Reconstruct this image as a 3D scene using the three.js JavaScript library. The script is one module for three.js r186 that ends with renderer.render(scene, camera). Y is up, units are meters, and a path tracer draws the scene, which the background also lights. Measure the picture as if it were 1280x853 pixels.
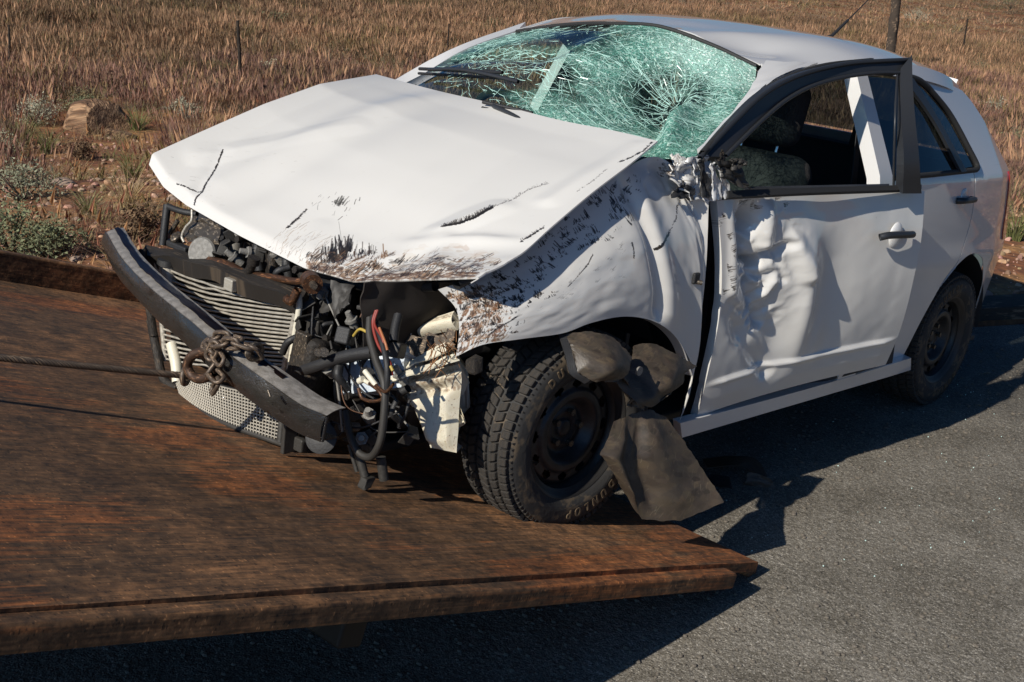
import * as THREE from 'three';
import { Sky } from 'three/addons/objects/Sky.js';
import { RoundedBoxGeometry } from 'three/addons/geometries/RoundedBoxGeometry.js';
import { mergeGeometries, mergeVertices, toCreasedNormals } from 'three/addons/utils/BufferGeometryUtils.js';
import { FontLoader } from 'three/addons/loaders/FontLoader.js';
import { TextGeometry } from 'three/addons/geometries/TextGeometry.js';

// ---------------------------------------------------------------- camera, sky, sun, exposure
const scene = new THREE.Scene();
const camera = new THREE.PerspectiveCamera(31.09, 1280 / 853, 0.05, 2000);
camera.position.set(2.4463, 1.8455, -2.7163);
camera.up.set(-0.18819, 0.94149, 0.27961);
camera.lookAt(-0.38187, 0.53564, -0.20921);
const renderer = new THREE.WebGLRenderer({ antialias: true });
renderer.toneMapping = THREE.LinearToneMapping;
renderer.toneMappingExposure = 1.05;
renderer.shadowMap.enabled = true;
const SUN = new THREE.Vector3(0.83, 0.555, -0.012).normalize();
const sky = new Sky();
sky.name = 'sky'; sky.userData.kind = 'structure';
sky.scale.setScalar(1000);
sky.material.uniforms.sunPosition.value.copy(SUN);
sky.material.uniforms.turbidity.value = 3;
sky.material.uniforms.rayleigh.value = 0.9;
sky.material.uniforms.mieCoefficient.value = 0.004;
if (sky.material.uniforms.cloudCoverage) sky.material.uniforms.cloudCoverage.value = 0;
scene.add(sky);
scene.environmentIntensity = 0.115;
const sun = new THREE.DirectionalLight(new THREE.Color(1, 0.93, 0.82), 4.9);
sun.name = 'sun';
sun.position.copy(SUN).multiplyScalar(40); sun.castShadow = true;
sun.shadow.mapSize.set(4096, 4096);
Object.assign(sun.shadow.camera, { left: -12, right: 12, top: 12, bottom: -12, near: 1, far: 90 });
scene.add(sun); scene.add(sun.target);

// ---------------------------------------------------------------- helpers
let seed = 12345;
const rnd = () => { seed = (seed * 1664525 + 1013904223) >>> 0; return seed / 4294967296; };
const rr = (a, b) => a + (b - a) * rnd();
const pick = (a) => a[Math.floor(rnd() * a.length)];
const V3 = (a) => new THREE.Vector3(a[0], a[1], a[2]);
const lerp = (a, b, t) => a + (b - a) * t;
const sm = (a, b, x) => { const t = Math.min(1, Math.max(0, (x - a) / (b - a))); return t * t * (3 - 2 * t); };
const hash = (x, y, s = 0) => { let h = (x * 374761393 + y * 668265263 + s * 974634777) | 0; h = Math.imul(h ^ (h >>> 13), 1274126177); return ((h ^ (h >>> 16)) >>> 0) / 4294967296; };
function vnoise(x, y, s = 0) {
  const xi = Math.floor(x), yi = Math.floor(y), fx = x - xi, fy = y - yi, u = fx * fx * (3 - 2 * fx), v = fy * fy * (3 - 2 * fy);
  return lerp(lerp(hash(xi, yi, s), hash(xi + 1, yi, s), u), lerp(hash(xi, yi + 1, s), hash(xi + 1, yi + 1, s), u), v) * 2 - 1;
}
const fbm = (x, y, o = 4, s = 0) => { let a = 0, w = 0.5, f = 1; for (let i = 0; i < o; i++) { a += w * vnoise(x * f, y * f, s + i * 7); f *= 2.03; w *= 0.5; } return a; };
const ridged = (x, y, o = 3, s = 0) => { let a = 0, w = 0.6, f = 1; for (let i = 0; i < o; i++) { a += w * (1 - 2 * Math.abs(vnoise(x * f, y * f, s + i * 11))); f *= 2.1; w *= 0.45; } return a; };

const taken = new Map();
const numbered = (name) => { const n = taken.get(name) || 0; taken.set(name, n + 1); return n ? name + '_' + String(n).padStart(3, '0') : name; };
function mesh(name, geo, mat, parent = scene) {
  const m = new THREE.Mesh(geo, mat);
  m.name = parent === scene ? numbered(name) : name;
  m.castShadow = m.receiveShadow = true;
  parent.add(m);
  return m;
}
function tag(o, label, category, group, kind) {
  if (label) o.userData.label = label;
  if (category) o.userData.category = category;
  if (group) o.userData.group = group;
  if (kind) o.userData.kind = kind;
  return o;
}
function thing(name, label, category, pos = [0, 0, 0], group) {
  const g = new THREE.Group(); g.name = numbered(name); g.position.set(...pos); scene.add(g);
  return tag(g, label, category, group);
}
const grp = (name, parent) => { const g = new THREE.Group(); g.name = name; parent.add(g); return g; };
// smooth curve through points, resampled evenly
const lin = (pts) => Object.assign(pts.slice(), { lin: true });   // straight runs and sharp corners
function curve(pts, n, closed = false) {
  if (pts.lin) {
    const q = pts.map((p) => p.isVector3 ? p : V3(p)), d = [0]; for (let i = 1; i < q.length; i++) d.push(d[i - 1] + q[i].distanceTo(q[i - 1]));
    return Array.from({ length: n + 1 }, (_, k) => { const s = d[d.length - 1] * k / n; let i = 1; while (i < d.length - 1 && d[i] < s) i++; return new THREE.Vector3().lerpVectors(q[i - 1], q[i], Math.min(1, (s - d[i - 1]) / Math.max(1e-9, d[i] - d[i - 1]))); });
  }
  const c = new THREE.CatmullRomCurve3(pts.map((p) => p.isVector3 ? p : V3(p)), closed, 'centripetal');
  if (pts.length === 2) return Array.from({ length: n + 1 }, (_, i) => new THREE.Vector3().lerpVectors(c.points[0], c.points[1], i / n));
  return c.getSpacedPoints(n);
}
function gridGeo(rows) {   // rows[j][i] of Vector3
  const nv = rows.length - 1, nu = rows[0].length - 1, pos = [], uv = [], idx = [];
  for (let j = 0; j <= nv; j++) for (let i = 0; i <= nu; i++) { const p = rows[j][i]; pos.push(p.x, p.y, p.z); uv.push(i / nu, j / nv); }
  for (let j = 0; j < nv; j++) for (let i = 0; i < nu; i++) { const a = j * (nu + 1) + i, b = a + 1, c = a + nu + 1, d = c + 1; idx.push(a, b, d, a, d, c); }
  const g = new THREE.BufferGeometry();
  g.setAttribute('position', new THREE.Float32BufferAttribute(pos, 3));
  g.setAttribute('uv', new THREE.Float32BufferAttribute(uv, 2));
  g.setIndex(idx); g.computeVertexNormals();
  return g;
}
// patch between four edges: bottom and top run the same way, left and right run bottom to top
function coons(bottom, top, left, right, nu, nv, disp) {
  const B = curve(bottom, nu), T = curve(top, nu), L = curve(left, nv), R = curve(right, nv), rows = [];
  for (let j = 0; j <= nv; j++) {
    const v = j / nv, row = [];
    for (let i = 0; i <= nu; i++) {
      const u = i / nu, p = new THREE.Vector3();
      p.addScaledVector(B[i], 1 - v).addScaledVector(T[i], v).addScaledVector(L[j], 1 - u).addScaledVector(R[j], u);
      p.addScaledVector(B[0], -(1 - u) * (1 - v)).addScaledVector(B[nu], -u * (1 - v)).addScaledVector(T[0], -(1 - u) * v).addScaledVector(T[nu], -u * v);
      if (disp) { const d = disp(u, v, p); p.x += d[0]; p.y += d[1]; p.z += d[2]; }
      row.push(p);
    }
    rows.push(row);
  }
  return gridGeo(rows);
}
// smooth patch through a grid of control points
function loft(ctrl, nu, nv, disp) {
  const rws = ctrl.map((r) => curve(r, nu)), cols = [];
  for (let i = 0; i <= nu; i++) cols.push(curve(rws.map((r) => r[i]), nv));
  const rows = [];
  for (let j = 0; j <= nv; j++) rows.push(cols.map((c, i) => { const p = c[j].clone(); if (disp) { const d = disp(i / nu, j / nv, p); p.x += d[0]; p.y += d[1]; p.z += d[2]; } return p; }));
  return gridGeo(rows);
}
// give a sheet thickness t (offset along its normals) and a closed rim
function solid(g, t) {
  const P = g.attributes.position, N = g.attributes.normal, U = g.attributes.uv, n = P.count, I = Array.from(g.index.array);
  const pos = [], uv = [], idx = [];
  for (let i = 0; i < n; i++) { pos.push(P.getX(i), P.getY(i), P.getZ(i)); uv.push(U.getX(i), U.getY(i)); }
  for (let i = 0; i < n; i++) { pos.push(P.getX(i) + N.getX(i) * t, P.getY(i) + N.getY(i) * t, P.getZ(i) + N.getZ(i) * t); uv.push(U.getX(i), U.getY(i)); }
  const edges = new Map();
  for (let k = 0; k < I.length; k += 3) {
    const [a, b, c] = [I[k], I[k + 1], I[k + 2]];
    idx.push(a, b, c, a + n, c + n, b + n);
    for (const [p, q] of [[a, b], [b, c], [c, a]]) { const key = p < q ? p + '_' + q : q + '_' + p; if (edges.has(key)) edges.set(key, null); else edges.set(key, [p, q]); }
  }
  let base = 2 * n;
  for (const e of edges.values()) if (e) {
    const [a, b] = e;
    for (const q of [a, b, b + n, a + n]) { pos.push(pos[q * 3], pos[q * 3 + 1], pos[q * 3 + 2]); uv.push(uv[q * 2], uv[q * 2 + 1]); }
    idx.push(base, base + 2, base + 1, base, base + 3, base + 2); base += 4;
  }
  const o = new THREE.BufferGeometry();
  o.setAttribute('position', new THREE.Float32BufferAttribute(pos, 3));
  o.setAttribute('uv', new THREE.Float32BufferAttribute(uv, 2));
  o.setIndex(idx); o.computeVertexNormals();
  return o;
}
const tube = (pts, r, seg = 40, rad = 8, closed = false) => new THREE.TubeGeometry(new THREE.CatmullRomCurve3(pts.map((p) => p.isVector3 ? p : V3(p)), closed, 'centripetal'), seg, r, rad, closed);
function rod(a, b, r, rad = 8) { return capsule(V3(a), V3(b), r, r, rad); }
function capsule(a, b, r0, r1, rad = 8) {
  const d = b.clone().sub(a), g = new THREE.CylinderGeometry(r1, r0, d.length(), rad);
  g.applyQuaternion(new THREE.Quaternion().setFromUnitVectors(new THREE.Vector3(0, 1, 0), d.clone().normalize()));
  g.translate((a.x + b.x) / 2, (a.y + b.y) / 2, (a.z + b.z) / 2);
  return g;
}
function rbox(w, h, d, pos, r = 0.006, rot = [0, 0, 0]) {
  const g = new RoundedBoxGeometry(w, h, d, 2, Math.min(r, w / 2.1, h / 2.1, d / 2.1));
  g.applyMatrix4(new THREE.Matrix4().compose(V3(pos), new THREE.Quaternion().setFromEuler(new THREE.Euler(...rot)), new THREE.Vector3(1, 1, 1)));
  return g;
}
const merge = (gs) => mergeGeometries(gs.map((g) => { const h = g.index ? g.toNonIndexed() : g; for (const k of Object.keys(h.attributes)) if (!['position', 'normal', 'uv'].includes(k)) h.deleteAttribute(k); return h; }));
const lathe = (pts, seg = 48) => new THREE.LatheGeometry(pts.map(([r, a]) => new THREE.Vector2(r, a)), seg);
// strip between two edge curves, with thickness
const strip = (a, b, n, t) => solid(coons(a, b, [a[0], b[0]], [a[a.length - 1], b[b.length - 1]], n, 2), t);
// random crumpling of a geometry, welded so that it does not tear
function crumple(g, amp, freq, s = 0) {
  g = mergeVertices(g.clone());
  const P = g.attributes.position;
  for (let i = 0; i < P.count; i++) {
    const x = P.getX(i), y = P.getY(i), z = P.getZ(i);
    P.setXYZ(i, x + amp * fbm(y * freq + 3, z * freq + x * freq, 3, s), y + amp * fbm(z * freq, x * freq + y * freq, 3, s + 5), z + amp * fbm(x * freq + y, y * freq + z * freq, 3, s + 9));
  }
  g.computeVertexNormals();
  return g;
}
// ---------------------------------------------------------------- textures
function canvasTex(w, h, draw, srgb = true) {
  const c = document.createElement('canvas'); c.width = w; c.height = h;
  draw(c.getContext('2d'), w, h);
  const t = new THREE.CanvasTexture(c);
  if (srgb) t.colorSpace = THREE.SRGBColorSpace;
  t.wrapS = t.wrapT = THREE.RepeatWrapping; t.magFilter = THREE.LinearFilter;
  return t;
}
function noiseTex(w, h, f, srgb = true) {   // f(u, v) -> [r, g, b] in 0..255
  const d = new Uint8Array(w * h * 4);
  for (let y = 0; y < h; y++) for (let x = 0; x < w; x++) { const c = f(x / w, y / h, x, y), o = (y * w + x) * 4; d[o] = c[0]; d[o + 1] = c[1]; d[o + 2] = c[2]; d[o + 3] = 255; }
  const t = new THREE.DataTexture(d, w, h); t.magFilter = THREE.LinearFilter; t.minFilter = THREE.LinearFilter;
  t.wrapS = t.wrapT = THREE.RepeatWrapping; if (srgb) t.colorSpace = THREE.SRGBColorSpace; t.needsUpdate = true;
  return t;
}
// tileable noise on a torus of period p cells
const pn = (u, v, p, s = 0) => { const x = u * p, y = v * p, xi = Math.floor(x), yi = Math.floor(y), fx = x - xi, fy = y - yi, a = fx * fx * (3 - 2 * fx), b = fy * fy * (3 - 2 * fy), m = (k) => ((k % p) + p) % p; return lerp(lerp(hash(m(xi), m(yi), s), hash(m(xi + 1), m(yi), s), a), lerp(hash(m(xi), m(yi + 1), s), hash(m(xi + 1), m(yi + 1), s), a), b) * 2 - 1; };
const pfbm = (u, v, p, o, s = 0) => { let a = 0, w = 0.55; for (let i = 0; i < o; i++) { a += w * pn(u, v, p << i, s + i * 3); w *= 0.55; } return a; };
const gray = (v) => [v, v, v];
const bumpFine = noiseTex(256, 256, (u, v) => gray(128 + 127 * pfbm(u, v, 8, 5, 3)), false);
const cl = (v) => Math.max(0, Math.min(255, v));

const std = (o) => new THREE.MeshStandardMaterial(o);
const phys = (o) => new THREE.MeshPhysicalMaterial(o);
const rgb = (r, g, b) => new THREE.Color().setRGB(r, g, b);
const rep = (t, x, y = x) => { const c = t.clone(); c.repeat.set(x, y); c.needsUpdate = true; return c; };
const dustTex = noiseTex(512, 512, (u, v) => { const n = pfbm(u, v, 6, 6, 21), m = pfbm(u, v, 40, 3, 8); const k = 208 + 40 * n + 26 * m; return [cl(k), cl(k - 4), cl(k - 10)]; });
const grimeTex = noiseTex(512, 512, (u, v) => { const n = pfbm(u, v, 5, 6, 33), m = pfbm(u, v, 30, 4, 12); const d = sm(0.1, 0.5, n + 0.4 * m); return [cl(lerp(120, 235, d)), cl(lerp(112, 215, d)), cl(lerp(104, 190, d))]; });
const M = {
  paint: phys({ color: rgb(0.64, 0.635, 0.625), roughness: 0.38, clearcoat: 1, clearcoatRoughness: 0.04 }),
  black: std({ color: rgb(0.02, 0.02, 0.021), roughness: 0.55, bumpMap: rep(bumpFine, 4), bumpScale: 0.0006 }),
  trim: std({ color: rgb(0.024, 0.026, 0.03), roughness: 0.42 }),
  rubber: std({ color: rgb(0.018, 0.018, 0.018), roughness: 0.7 }),
  plastic: std({ color: rgb(0.05, 0.048, 0.045), map: rep(dustTex, 2), roughness: 0.6 }),
  dirty: std({ color: rgb(0.075, 0.066, 0.056), map: rep(grimeTex, 1.5), roughness: 0.7, bumpMap: rep(bumpFine, 3), bumpScale: 0.002 }),
  engine: std({ color: rgb(0.09, 0.085, 0.08), map: rep(grimeTex, 2), roughness: 0.6, metalness: 0.35 }),
  alu: std({ color: rgb(0.55, 0.54, 0.51), map: rep(grimeTex, 2), roughness: 0.42, metalness: 0.7 }),
  slat: std({ color: rgb(0.66, 0.64, 0.58), map: rep(dustTex, 6, 1), roughness: 0.45, metalness: 0.3 }),
  copper: std({ color: rgb(0.30, 0.16, 0.09), map: rep(grimeTex, 2), roughness: 0.5, metalness: 0.35 }),
  chrome: std({ color: rgb(0.7, 0.7, 0.7), roughness: 0.22, metalness: 1 }),
  tankPlastic: phys({ color: rgb(0.66, 0.62, 0.50), roughness: 0.45, sheen: 0.2 }),
  greyPlastic: std({ color: rgb(0.30, 0.30, 0.29), map: rep(dustTex, 2), roughness: 0.5 }),
  seat: std({ color: rgb(0.032, 0.031, 0.032), roughness: 0.92, bumpMap: rep(bumpFine, 12), bumpScale: 0.002 }),
  liner: std({ color: rgb(0.45, 0.44, 0.41), roughness: 0.9 }),
  dash: std({ color: rgb(0.03, 0.03, 0.032), roughness: 0.75 }),
  redWire: std({ color: rgb(0.22, 0.03, 0.02), roughness: 0.5 }),
  orangeWire: std({ color: rgb(0.36, 0.13, 0.05), roughness: 0.5 }),
  yellowWire: std({ color: rgb(0.42, 0.30, 0.06), roughness: 0.5 }),
  tail: phys({ color: rgb(0.25, 0.01, 0.01), roughness: 0.2, clearcoat: 1 }),
};
const glassSide = phys({ color: rgb(0.15, 0.20, 0.22), roughness: 0.02, transmission: 1, thickness: 0, ior: 1.5 });

// ---------------------------------------------------------------- terrain height
const S25 = Math.sin(25 * Math.PI / 180), C25 = Math.cos(25 * Math.PI / 180);
const roadDist = (x, z) => -(x + 4) * S25 + (z + 0.5) * C25;   // metres beyond the road edge
function H(x, z) {
  const d = roadDist(x, z);
  if (d > -4) {
    const k = sm(-0.02, 0.02, d), h = 0.05 * k - 0.05 * (1 - k) - 0.7 * sm(0.8, 8, d) + 0.03 * Math.max(0, d - 10) + 0.05 * Math.max(0, d - 45);
    return h + sm(0.6, 3, d) * 0.05 * (Math.sin(0.9 * x + 0.4) * Math.sin(0.7 * z + 1.1) + 0.6 * Math.sin(1.9 * x - 1.3 * z));
  }
  return -0.05 - 0.3 * sm(8.2, 12, -d) + 0.1 * Math.min(90, Math.max(0, -d - 35));
}
// point from road coordinates: s metres along the road edge, d metres beyond it
const roadPt = (s, d) => [-4 + s * C25 - d * S25, -0.5 + s * S25 + d * C25];
{ // ground sheet to the horizon
  const soil = noiseTex(1024, 1024, (u, v) => {
    const n = pfbm(u, v, 6, 6, 1), m = pfbm(u, v, 64, 3, 9), k = pfbm(u, v, 16, 4, 17);
    const a = sm(-0.25, 0.35, n + 0.3 * k), q = 1 + 0.28 * m;
    return [cl(lerp(118, 150, a) * q), cl(lerp(76, 112, a) * q), cl(lerp(50, 72, a) * q)];
  });
  const axis = (lo, hi, near, far) => { const o = []; let t = 0, st = near; while (t < hi) { o.push(t); t += st; st = Math.min(far, st * 1.08); } o.push(hi); t = 0; st = near; const q = []; while (t > lo) { t -= st; st = Math.min(far, st * 1.08); q.push(Math.max(lo, t)); } return q.reverse().concat(o); };
  const ss = axis(-260, 260, 0.3, 12), ds = axis(-300, 320, 0.25, 12).filter((d) => Math.abs(d) > 0.03).concat([-0.03, 0.03]).sort((a, b) => a - b);
  const pos = [], uv = [], idx = [];
  for (const d of ds) for (const s of ss) { const [x, z] = roadPt(s, d); pos.push(x, H(x, z), z); uv.push(x / 2.3, z / 2.3); }
  const n = ss.length;
  for (let j = 0; j < ds.length - 1; j++) for (let i = 0; i < n - 1; i++) { const a = j * n + i; idx.push(a, a + n, a + 1, a + 1, a + n, a + n + 1); }
  const g = new THREE.BufferGeometry();
  g.setAttribute('position', new THREE.Float32BufferAttribute(pos, 3)); g.setAttribute('uv', new THREE.Float32BufferAttribute(uv, 2));
  g.setIndex(idx); g.computeVertexNormals();
  tag(mesh('ground', g, std({ color: rgb(0.9, 0.85, 0.8), map: soil, roughness: 1, bumpMap: rep(bumpFine, 3), bumpScale: 0.03 })), 'dry reddish earth of the verge and grassland', 'ground', null, 'structure');
}
{ // asphalt road
  const tar = noiseTex(1024, 1024, (u, v, x, y) => {
    const n = pfbm(u, v, 5, 4, 5), a = hash(x >> 2, y >> 2, 4), b = hash(x >> 1, y >> 1, 6), c = pfbm(u, v, 128, 2, 44);
    let k = 104 + 16 * n + 40 * (b - 0.5) + 30 * c; if (a > 0.93) k += 45; if (a < 0.12) k -= 26;
    return [cl(k + 5), cl(k), cl(k - 9)];
  });
  const tarBump = noiseTex(512, 512, (u, v, x, y) => gray(cl(90 + 90 * pfbm(u, v, 64, 3, 61) + 60 * hash(x >> 1, y >> 1, 9))), false);
  const rows = [];
  for (let j = 0; j <= 90; j++) { const row = []; for (let i = 0; i <= 240; i++) { const t = i / 120 - 1, s = 6 * t + 114 * t * t * t, d = -0.03 - 8.1 * j / 90; const [x, z] = roadPt(s, d); row.push(new THREE.Vector3(x, 0, z)); } rows.push(row); }
  const g = gridGeo(rows), P = g.attributes.position, U = g.attributes.uv;
  for (let i = 0; i < P.count; i++) U.setXY(i, P.getX(i) / 0.9, P.getZ(i) / 0.9);
  const rc = []; for (let i = 0; i < P.count; i++) { const x = P.getX(i), z = P.getZ(i), k = 1 + 0.22 * fbm(x * 0.7, z * 0.7, 4, 12) - 0.35 * sm(0.28, 0.42, fbm(x * 1.1 + 9, z * 1.1, 4, 52)); rc.push(k, k * 0.99, k * 0.97); }
  g.setAttribute('color', new THREE.Float32BufferAttribute(rc, 3));
  tag(mesh('road', g, std({ color: rgb(0.95, 0.95, 0.95), vertexColors: true, map: tar, roughness: 0.85, bumpMap: tarBump, bumpScale: 0.006 })), 'grey chip seal asphalt road beneath the wreck', 'road', null, 'structure');
}
{ // kerb of cast concrete lengths along the road edge
  const kerb = new THREE.Group(); kerb.name = 'kerb'; scene.add(kerb);
  tag(kerb, 'low weathered concrete kerb along the road behind the car', 'kerb', null, 'structure');
  const mat = std({ color: rgb(0.24, 0.225, 0.20), map: rep(grimeTex, 1), roughness: 0.95, bumpMap: rep(bumpFine, 2), bumpScale: 0.01 });
  for (let k = 0; k < 9; k++) {
    const s = 0.75 - k * 0.93, [x, z] = roadPt(s, 0.12);
    const g = crumple(new RoundedBoxGeometry(0.915, 0.17, 0.22, 6, 0.018), 0.012, 14, k);
    const m = mesh('kerb_stone', g, mat, kerb); m.position.set(x, 0.0 + rr(-0.006, 0.006), z); m.rotation.y = -25 * Math.PI / 180 + rr(-0.012, 0.012);
  }
}
// ---------------------------------------------------------------- the tilted steel tray
const TILT = 18 * Math.PI / 180;
const trayH = (x) => 0.03 + (x + 0.552) * Math.tan(TILT);
{
  const tray = thing('tilt_tray', 'rusty brown steel recovery tray tilted down under the nose of the wreck', 'tray', [-0.552, 0.03, 0]);
  tray.rotation.z = TILT;
  const rust = noiseTex(2048, 1024, (u, v) => {
    const st = pn(u * 0.5, v, 128, 3) * 0.5 + 0.5 * pfbm(u, (v * 6) % 1, 8, 5, 71), w = pfbm(u, v, 4, 5, 41), f = pfbm(u, v, 48, 4, 19), s2 = vnoise(u * 24, v * 420, 5) + 0.6 * vnoise(u * 60, v * 900, 6);
    const gr = hash(Math.floor(u * 2048), Math.floor(v * 1024), 3) - 0.5, a = sm(-0.35, 0.45, w + 0.35 * st + 0.12 * s2), o = sm(0.18, 0.6, pfbm(u, v, 7, 4, 55) + 0.25 * s2), sc = vnoise(u * 34, v * 1500, 8), sp = hash(Math.floor(u * 900), Math.floor(v * 450), 9), q = 0.96 + 0.11 * s2 + 0.30 * f + 0.30 * pfbm(u, v, 180, 3, 29) + 0.2 * gr + (sc > 0.62 ? 0.22 : sc < -0.7 ? -0.22 : 0) + (sp > 0.985 ? 0.5 : sp < 0.02 ? -0.4 : 0);
    return [cl(lerp(lerp(98, 138, a), 150, o * 0.6) * q), cl(lerp(lerp(72, 100, a), 86, o * 0.6) * q), cl(lerp(lerp(48, 66, a), 42, o * 0.6) * q)];
  });
  const rustRough = noiseTex(512, 512, (u, v) => gray(cl(205 + 50 * pfbm(u, v, 6, 5, 15) + 30 * vnoise(u * 14, v * 220, 5))), false);
  const deckMat = std({ color: rgb(0.95, 0.92, 0.9), map: rep(rust, 0.4, 0.4), roughness: 1.0, roughnessMap: rep(rustRough, 0.4, 0.4), metalness: 0.0, bumpMap: rep(bumpFine, 3, 5), bumpScale: 0.0018 });
  const uvm = (g) => { const P = g.attributes.position, U = g.attributes.uv; for (let i = 0; i < P.count; i++) U.setXY(i, P.getX(i), P.getZ(i) + P.getY(i)); return g; };
  // deck plates butted side by side, seams across the travel direction
  const L = 5.2;
  const rows = [];
  for (let j = 0; j <= 90; j++) { const row = []; for (let i = 0; i <= 120; i++) { const X = L * i / 120, Z = -1.12 + 2.8 * j / 90; row.push(new THREE.Vector3(X, 0.006 * fbm(X * 1.3, Z * 1.6, 3, 4) * sm(0, 0.4, X), Z)); } rows.push(row); }
  mesh('deck', uvm(solid(gridGeo(rows), -0.03)), deckMat, tray);
  mesh('side_rail', uvm(rbox(L, 0.17, 0.05, [L / 2, 0.055, 1.706], 0.01)), deckMat, tray);
  mesh('edge_lip', uvm(rbox(L - 0.2, 0.05, 0.05, [L / 2 + 0.1, -0.004, -1.141], 0.01)), deckMat, tray);
  mesh('tail_bar', uvm(crumple(rbox(0.05, 0.022, 2.76, [-0.03, -0.018, 0.28], 0.006), 0.004, 6)), deckMat, tray);
  for (const z of [-0.55, 0.95]) mesh('frame_rail', uvm(rbox(L - 1.4, 0.16, 0.09, [L / 2 + 0.7, -0.115, z], 0.008)), M.engine, tray);
  for (let k = 0; k < 4; k++) mesh('cross_member', uvm(rbox(0.07, 0.1, 2.7, [1.6 + k * 1.05, -0.084, 0.28], 0.008)), M.engine, tray);
  // grit and flakes lying on the deck
  const flakes = [];
  for (let i = 0; i < 130; i++) { const X = rr(0.1, 2.6), Z = i < 70 ? 1.66 - Math.abs(rr(-0.3, 0.3)) : rr(-0.9, 1.6), r = rr(0.004, 0.013), g = new THREE.IcosahedronGeometry(r, 0); g.scale(1, 0.5, rr(0.6, 1.4)); g.translate(X, 0.007 + r * 0.3, Z); flakes.push(g); }
  tag(mesh('grit', merge(flakes), M.dirty, tray), null, null, null, 'stuff');
}
// ---------------------------------------------------------------- the wrecked car (car frame: x forward from the front axle, y up, z to its right)
const car = thing('wrecked_car', 'smashed white hatchback with crushed front end and shattered windscreen', 'car', [-2.46, 0, 0]);
car.rotation.z = 5 * Math.PI / 180;
// every part sits directly under the car; geometry is given in the car frame and moved by 2.46 along x
function part(name, geo, mat, parent = car) {
  if (parent === car) geo.translate(2.46, 0, 0); else if (parent.userData.inCarFrame) geo.translate(2.46, 0, 0);
  return mesh(name, geo, mat, parent);
}
const sub = (name, geo, mat, parent) => { geo.translate(2.46, 0, 0); return mesh(name, geo, mat, parent); };

// body side: half width as a function of height and length
function sideZ(x, y) {
  let z = y < 0.98 ? 0.775 + 0.052 * Math.sin(Math.PI * Math.min(1, Math.max(0, (y - 0.15) / 0.98))) : 0.80 - (y - 0.98) * 0.50;
  z += 0.010 * Math.exp(-(((y - 0.66) / 0.05) ** 2));
  const t = Math.max(0, -x - 1.9); z -= 0.055 * t * t + 0.03 * Math.max(0, -x - 2.75) * 4;
  z -= 0.2 * Math.max(0, -x - 2.0) * Math.max(0, y - 1.0);
  const f = Math.max(0, x + 0.3); z -= 0.11 * f * f;
  return z;
}
const onSide = (s) => (p) => [p[0], p[1], s * (p[2] ?? sideZ(p[0], p[1]))];
const sidePatch = (s, b, t, l, r, nu, nv) => {
  const f = onSide(s);
  return coons(b.map(f), t.map(f), l.map(f), r.map(f), nu, nv, (u, v, p) => [0, 0, s * sideZ(p.x, p.y) - p.z]);
};
// dirt-streaked paint: base white with scuffs drawn by draw(context, w, h)
const white = '#d4d2cd';
function dirtPaint(w, h, draw, rough = 0.42) {
  const map = canvasTex(w, h, (c) => { c.fillStyle = white; c.fillRect(0, 0, w, h); draw(c, w, h); });
  return phys({ color: rgb(0.97, 0.97, 0.97), map, roughness: rough, clearcoat: 0.85, clearcoatRoughness: 0.08 });
}
const ink = ['#15120f', '#231d17', '#2e2721', '#0d0c0b'], mud = ['#5a4330', '#7a5a40', '#46342a', '#93755a', '#3a2a20'];
// small scuff marks; (u, v) with v up
function scuffs(c, w, h, n, u0, u1, v0, v1, len, ang, cols, lw = 2, al = 0.9, jit = 0.35) {
  for (let i = 0; i < n; i++) {
    const x = rr(u0, u1) * w, y = (1 - rr(v0, v1)) * h, a = ang + rr(-jit, jit), l = len * rr(0.15, 1) ** 1.5;
    c.globalAlpha = al * rr(0.35, 1); c.strokeStyle = pick(cols); c.lineWidth = rr(0.5, lw); c.lineCap = 'butt';
    c.beginPath(); c.moveTo(x, y); c.lineTo(x + Math.cos(a) * l * 0.5 + rr(-2, 2), y - Math.sin(a) * l * 0.5 + rr(-2, 2)); c.lineTo(x + Math.cos(a) * l, y - Math.sin(a) * l); c.stroke();
  }
  c.globalAlpha = 1;
}
function blotch(c, w, h, n, u0, u1, v0, v1, r, cols, al = 0.5) {
  for (let i = 0; i < n; i++) {
    const x = rr(u0, u1) * w, y = (1 - rr(v0, v1)) * h;
    c.globalAlpha = al * rr(0.2, 1); c.fillStyle = pick(cols);
    c.beginPath(); const k = 7, R = r * rr(0.3, 1);
    for (let j = 0; j < k; j++) { const a = j / k * 6.283, q = R * rr(0.35, 1.2); c.lineTo(x + Math.cos(a) * q, y + Math.sin(a) * q * 0.8); }
    c.fill();
  }
  c.globalAlpha = 1;
}
// bundles of near-parallel scrapes
function scrapes(c, w, h, n, u0, u1, v0, v1, len, ang, cols, lw = 3, al = 0.9) {
  for (let i = 0; i < n; i++) {
    const u = rr(u0, u1), v = rr(v0, v1), a = ang + rr(-0.16, 0.16), L = len * rr(0.3, 1), k = 4 + Math.floor(rnd() * 22), sp = rr(0.004, 0.022), col = [pick(cols), pick(cols)];
    for (let j = 0; j < k; j++) { const o = rr(-1, 1), du = -Math.sin(a) * o * sp, dv = Math.cos(a) * o * sp; scuffs(c, w, h, 1, u + du, u + du, v + dv + rr(-0.015, 0.015), v + dv, L * (1 - 0.7 * Math.abs(o)) * 1.6, a, col, lw, al, 0.07); }
  }
}
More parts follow.
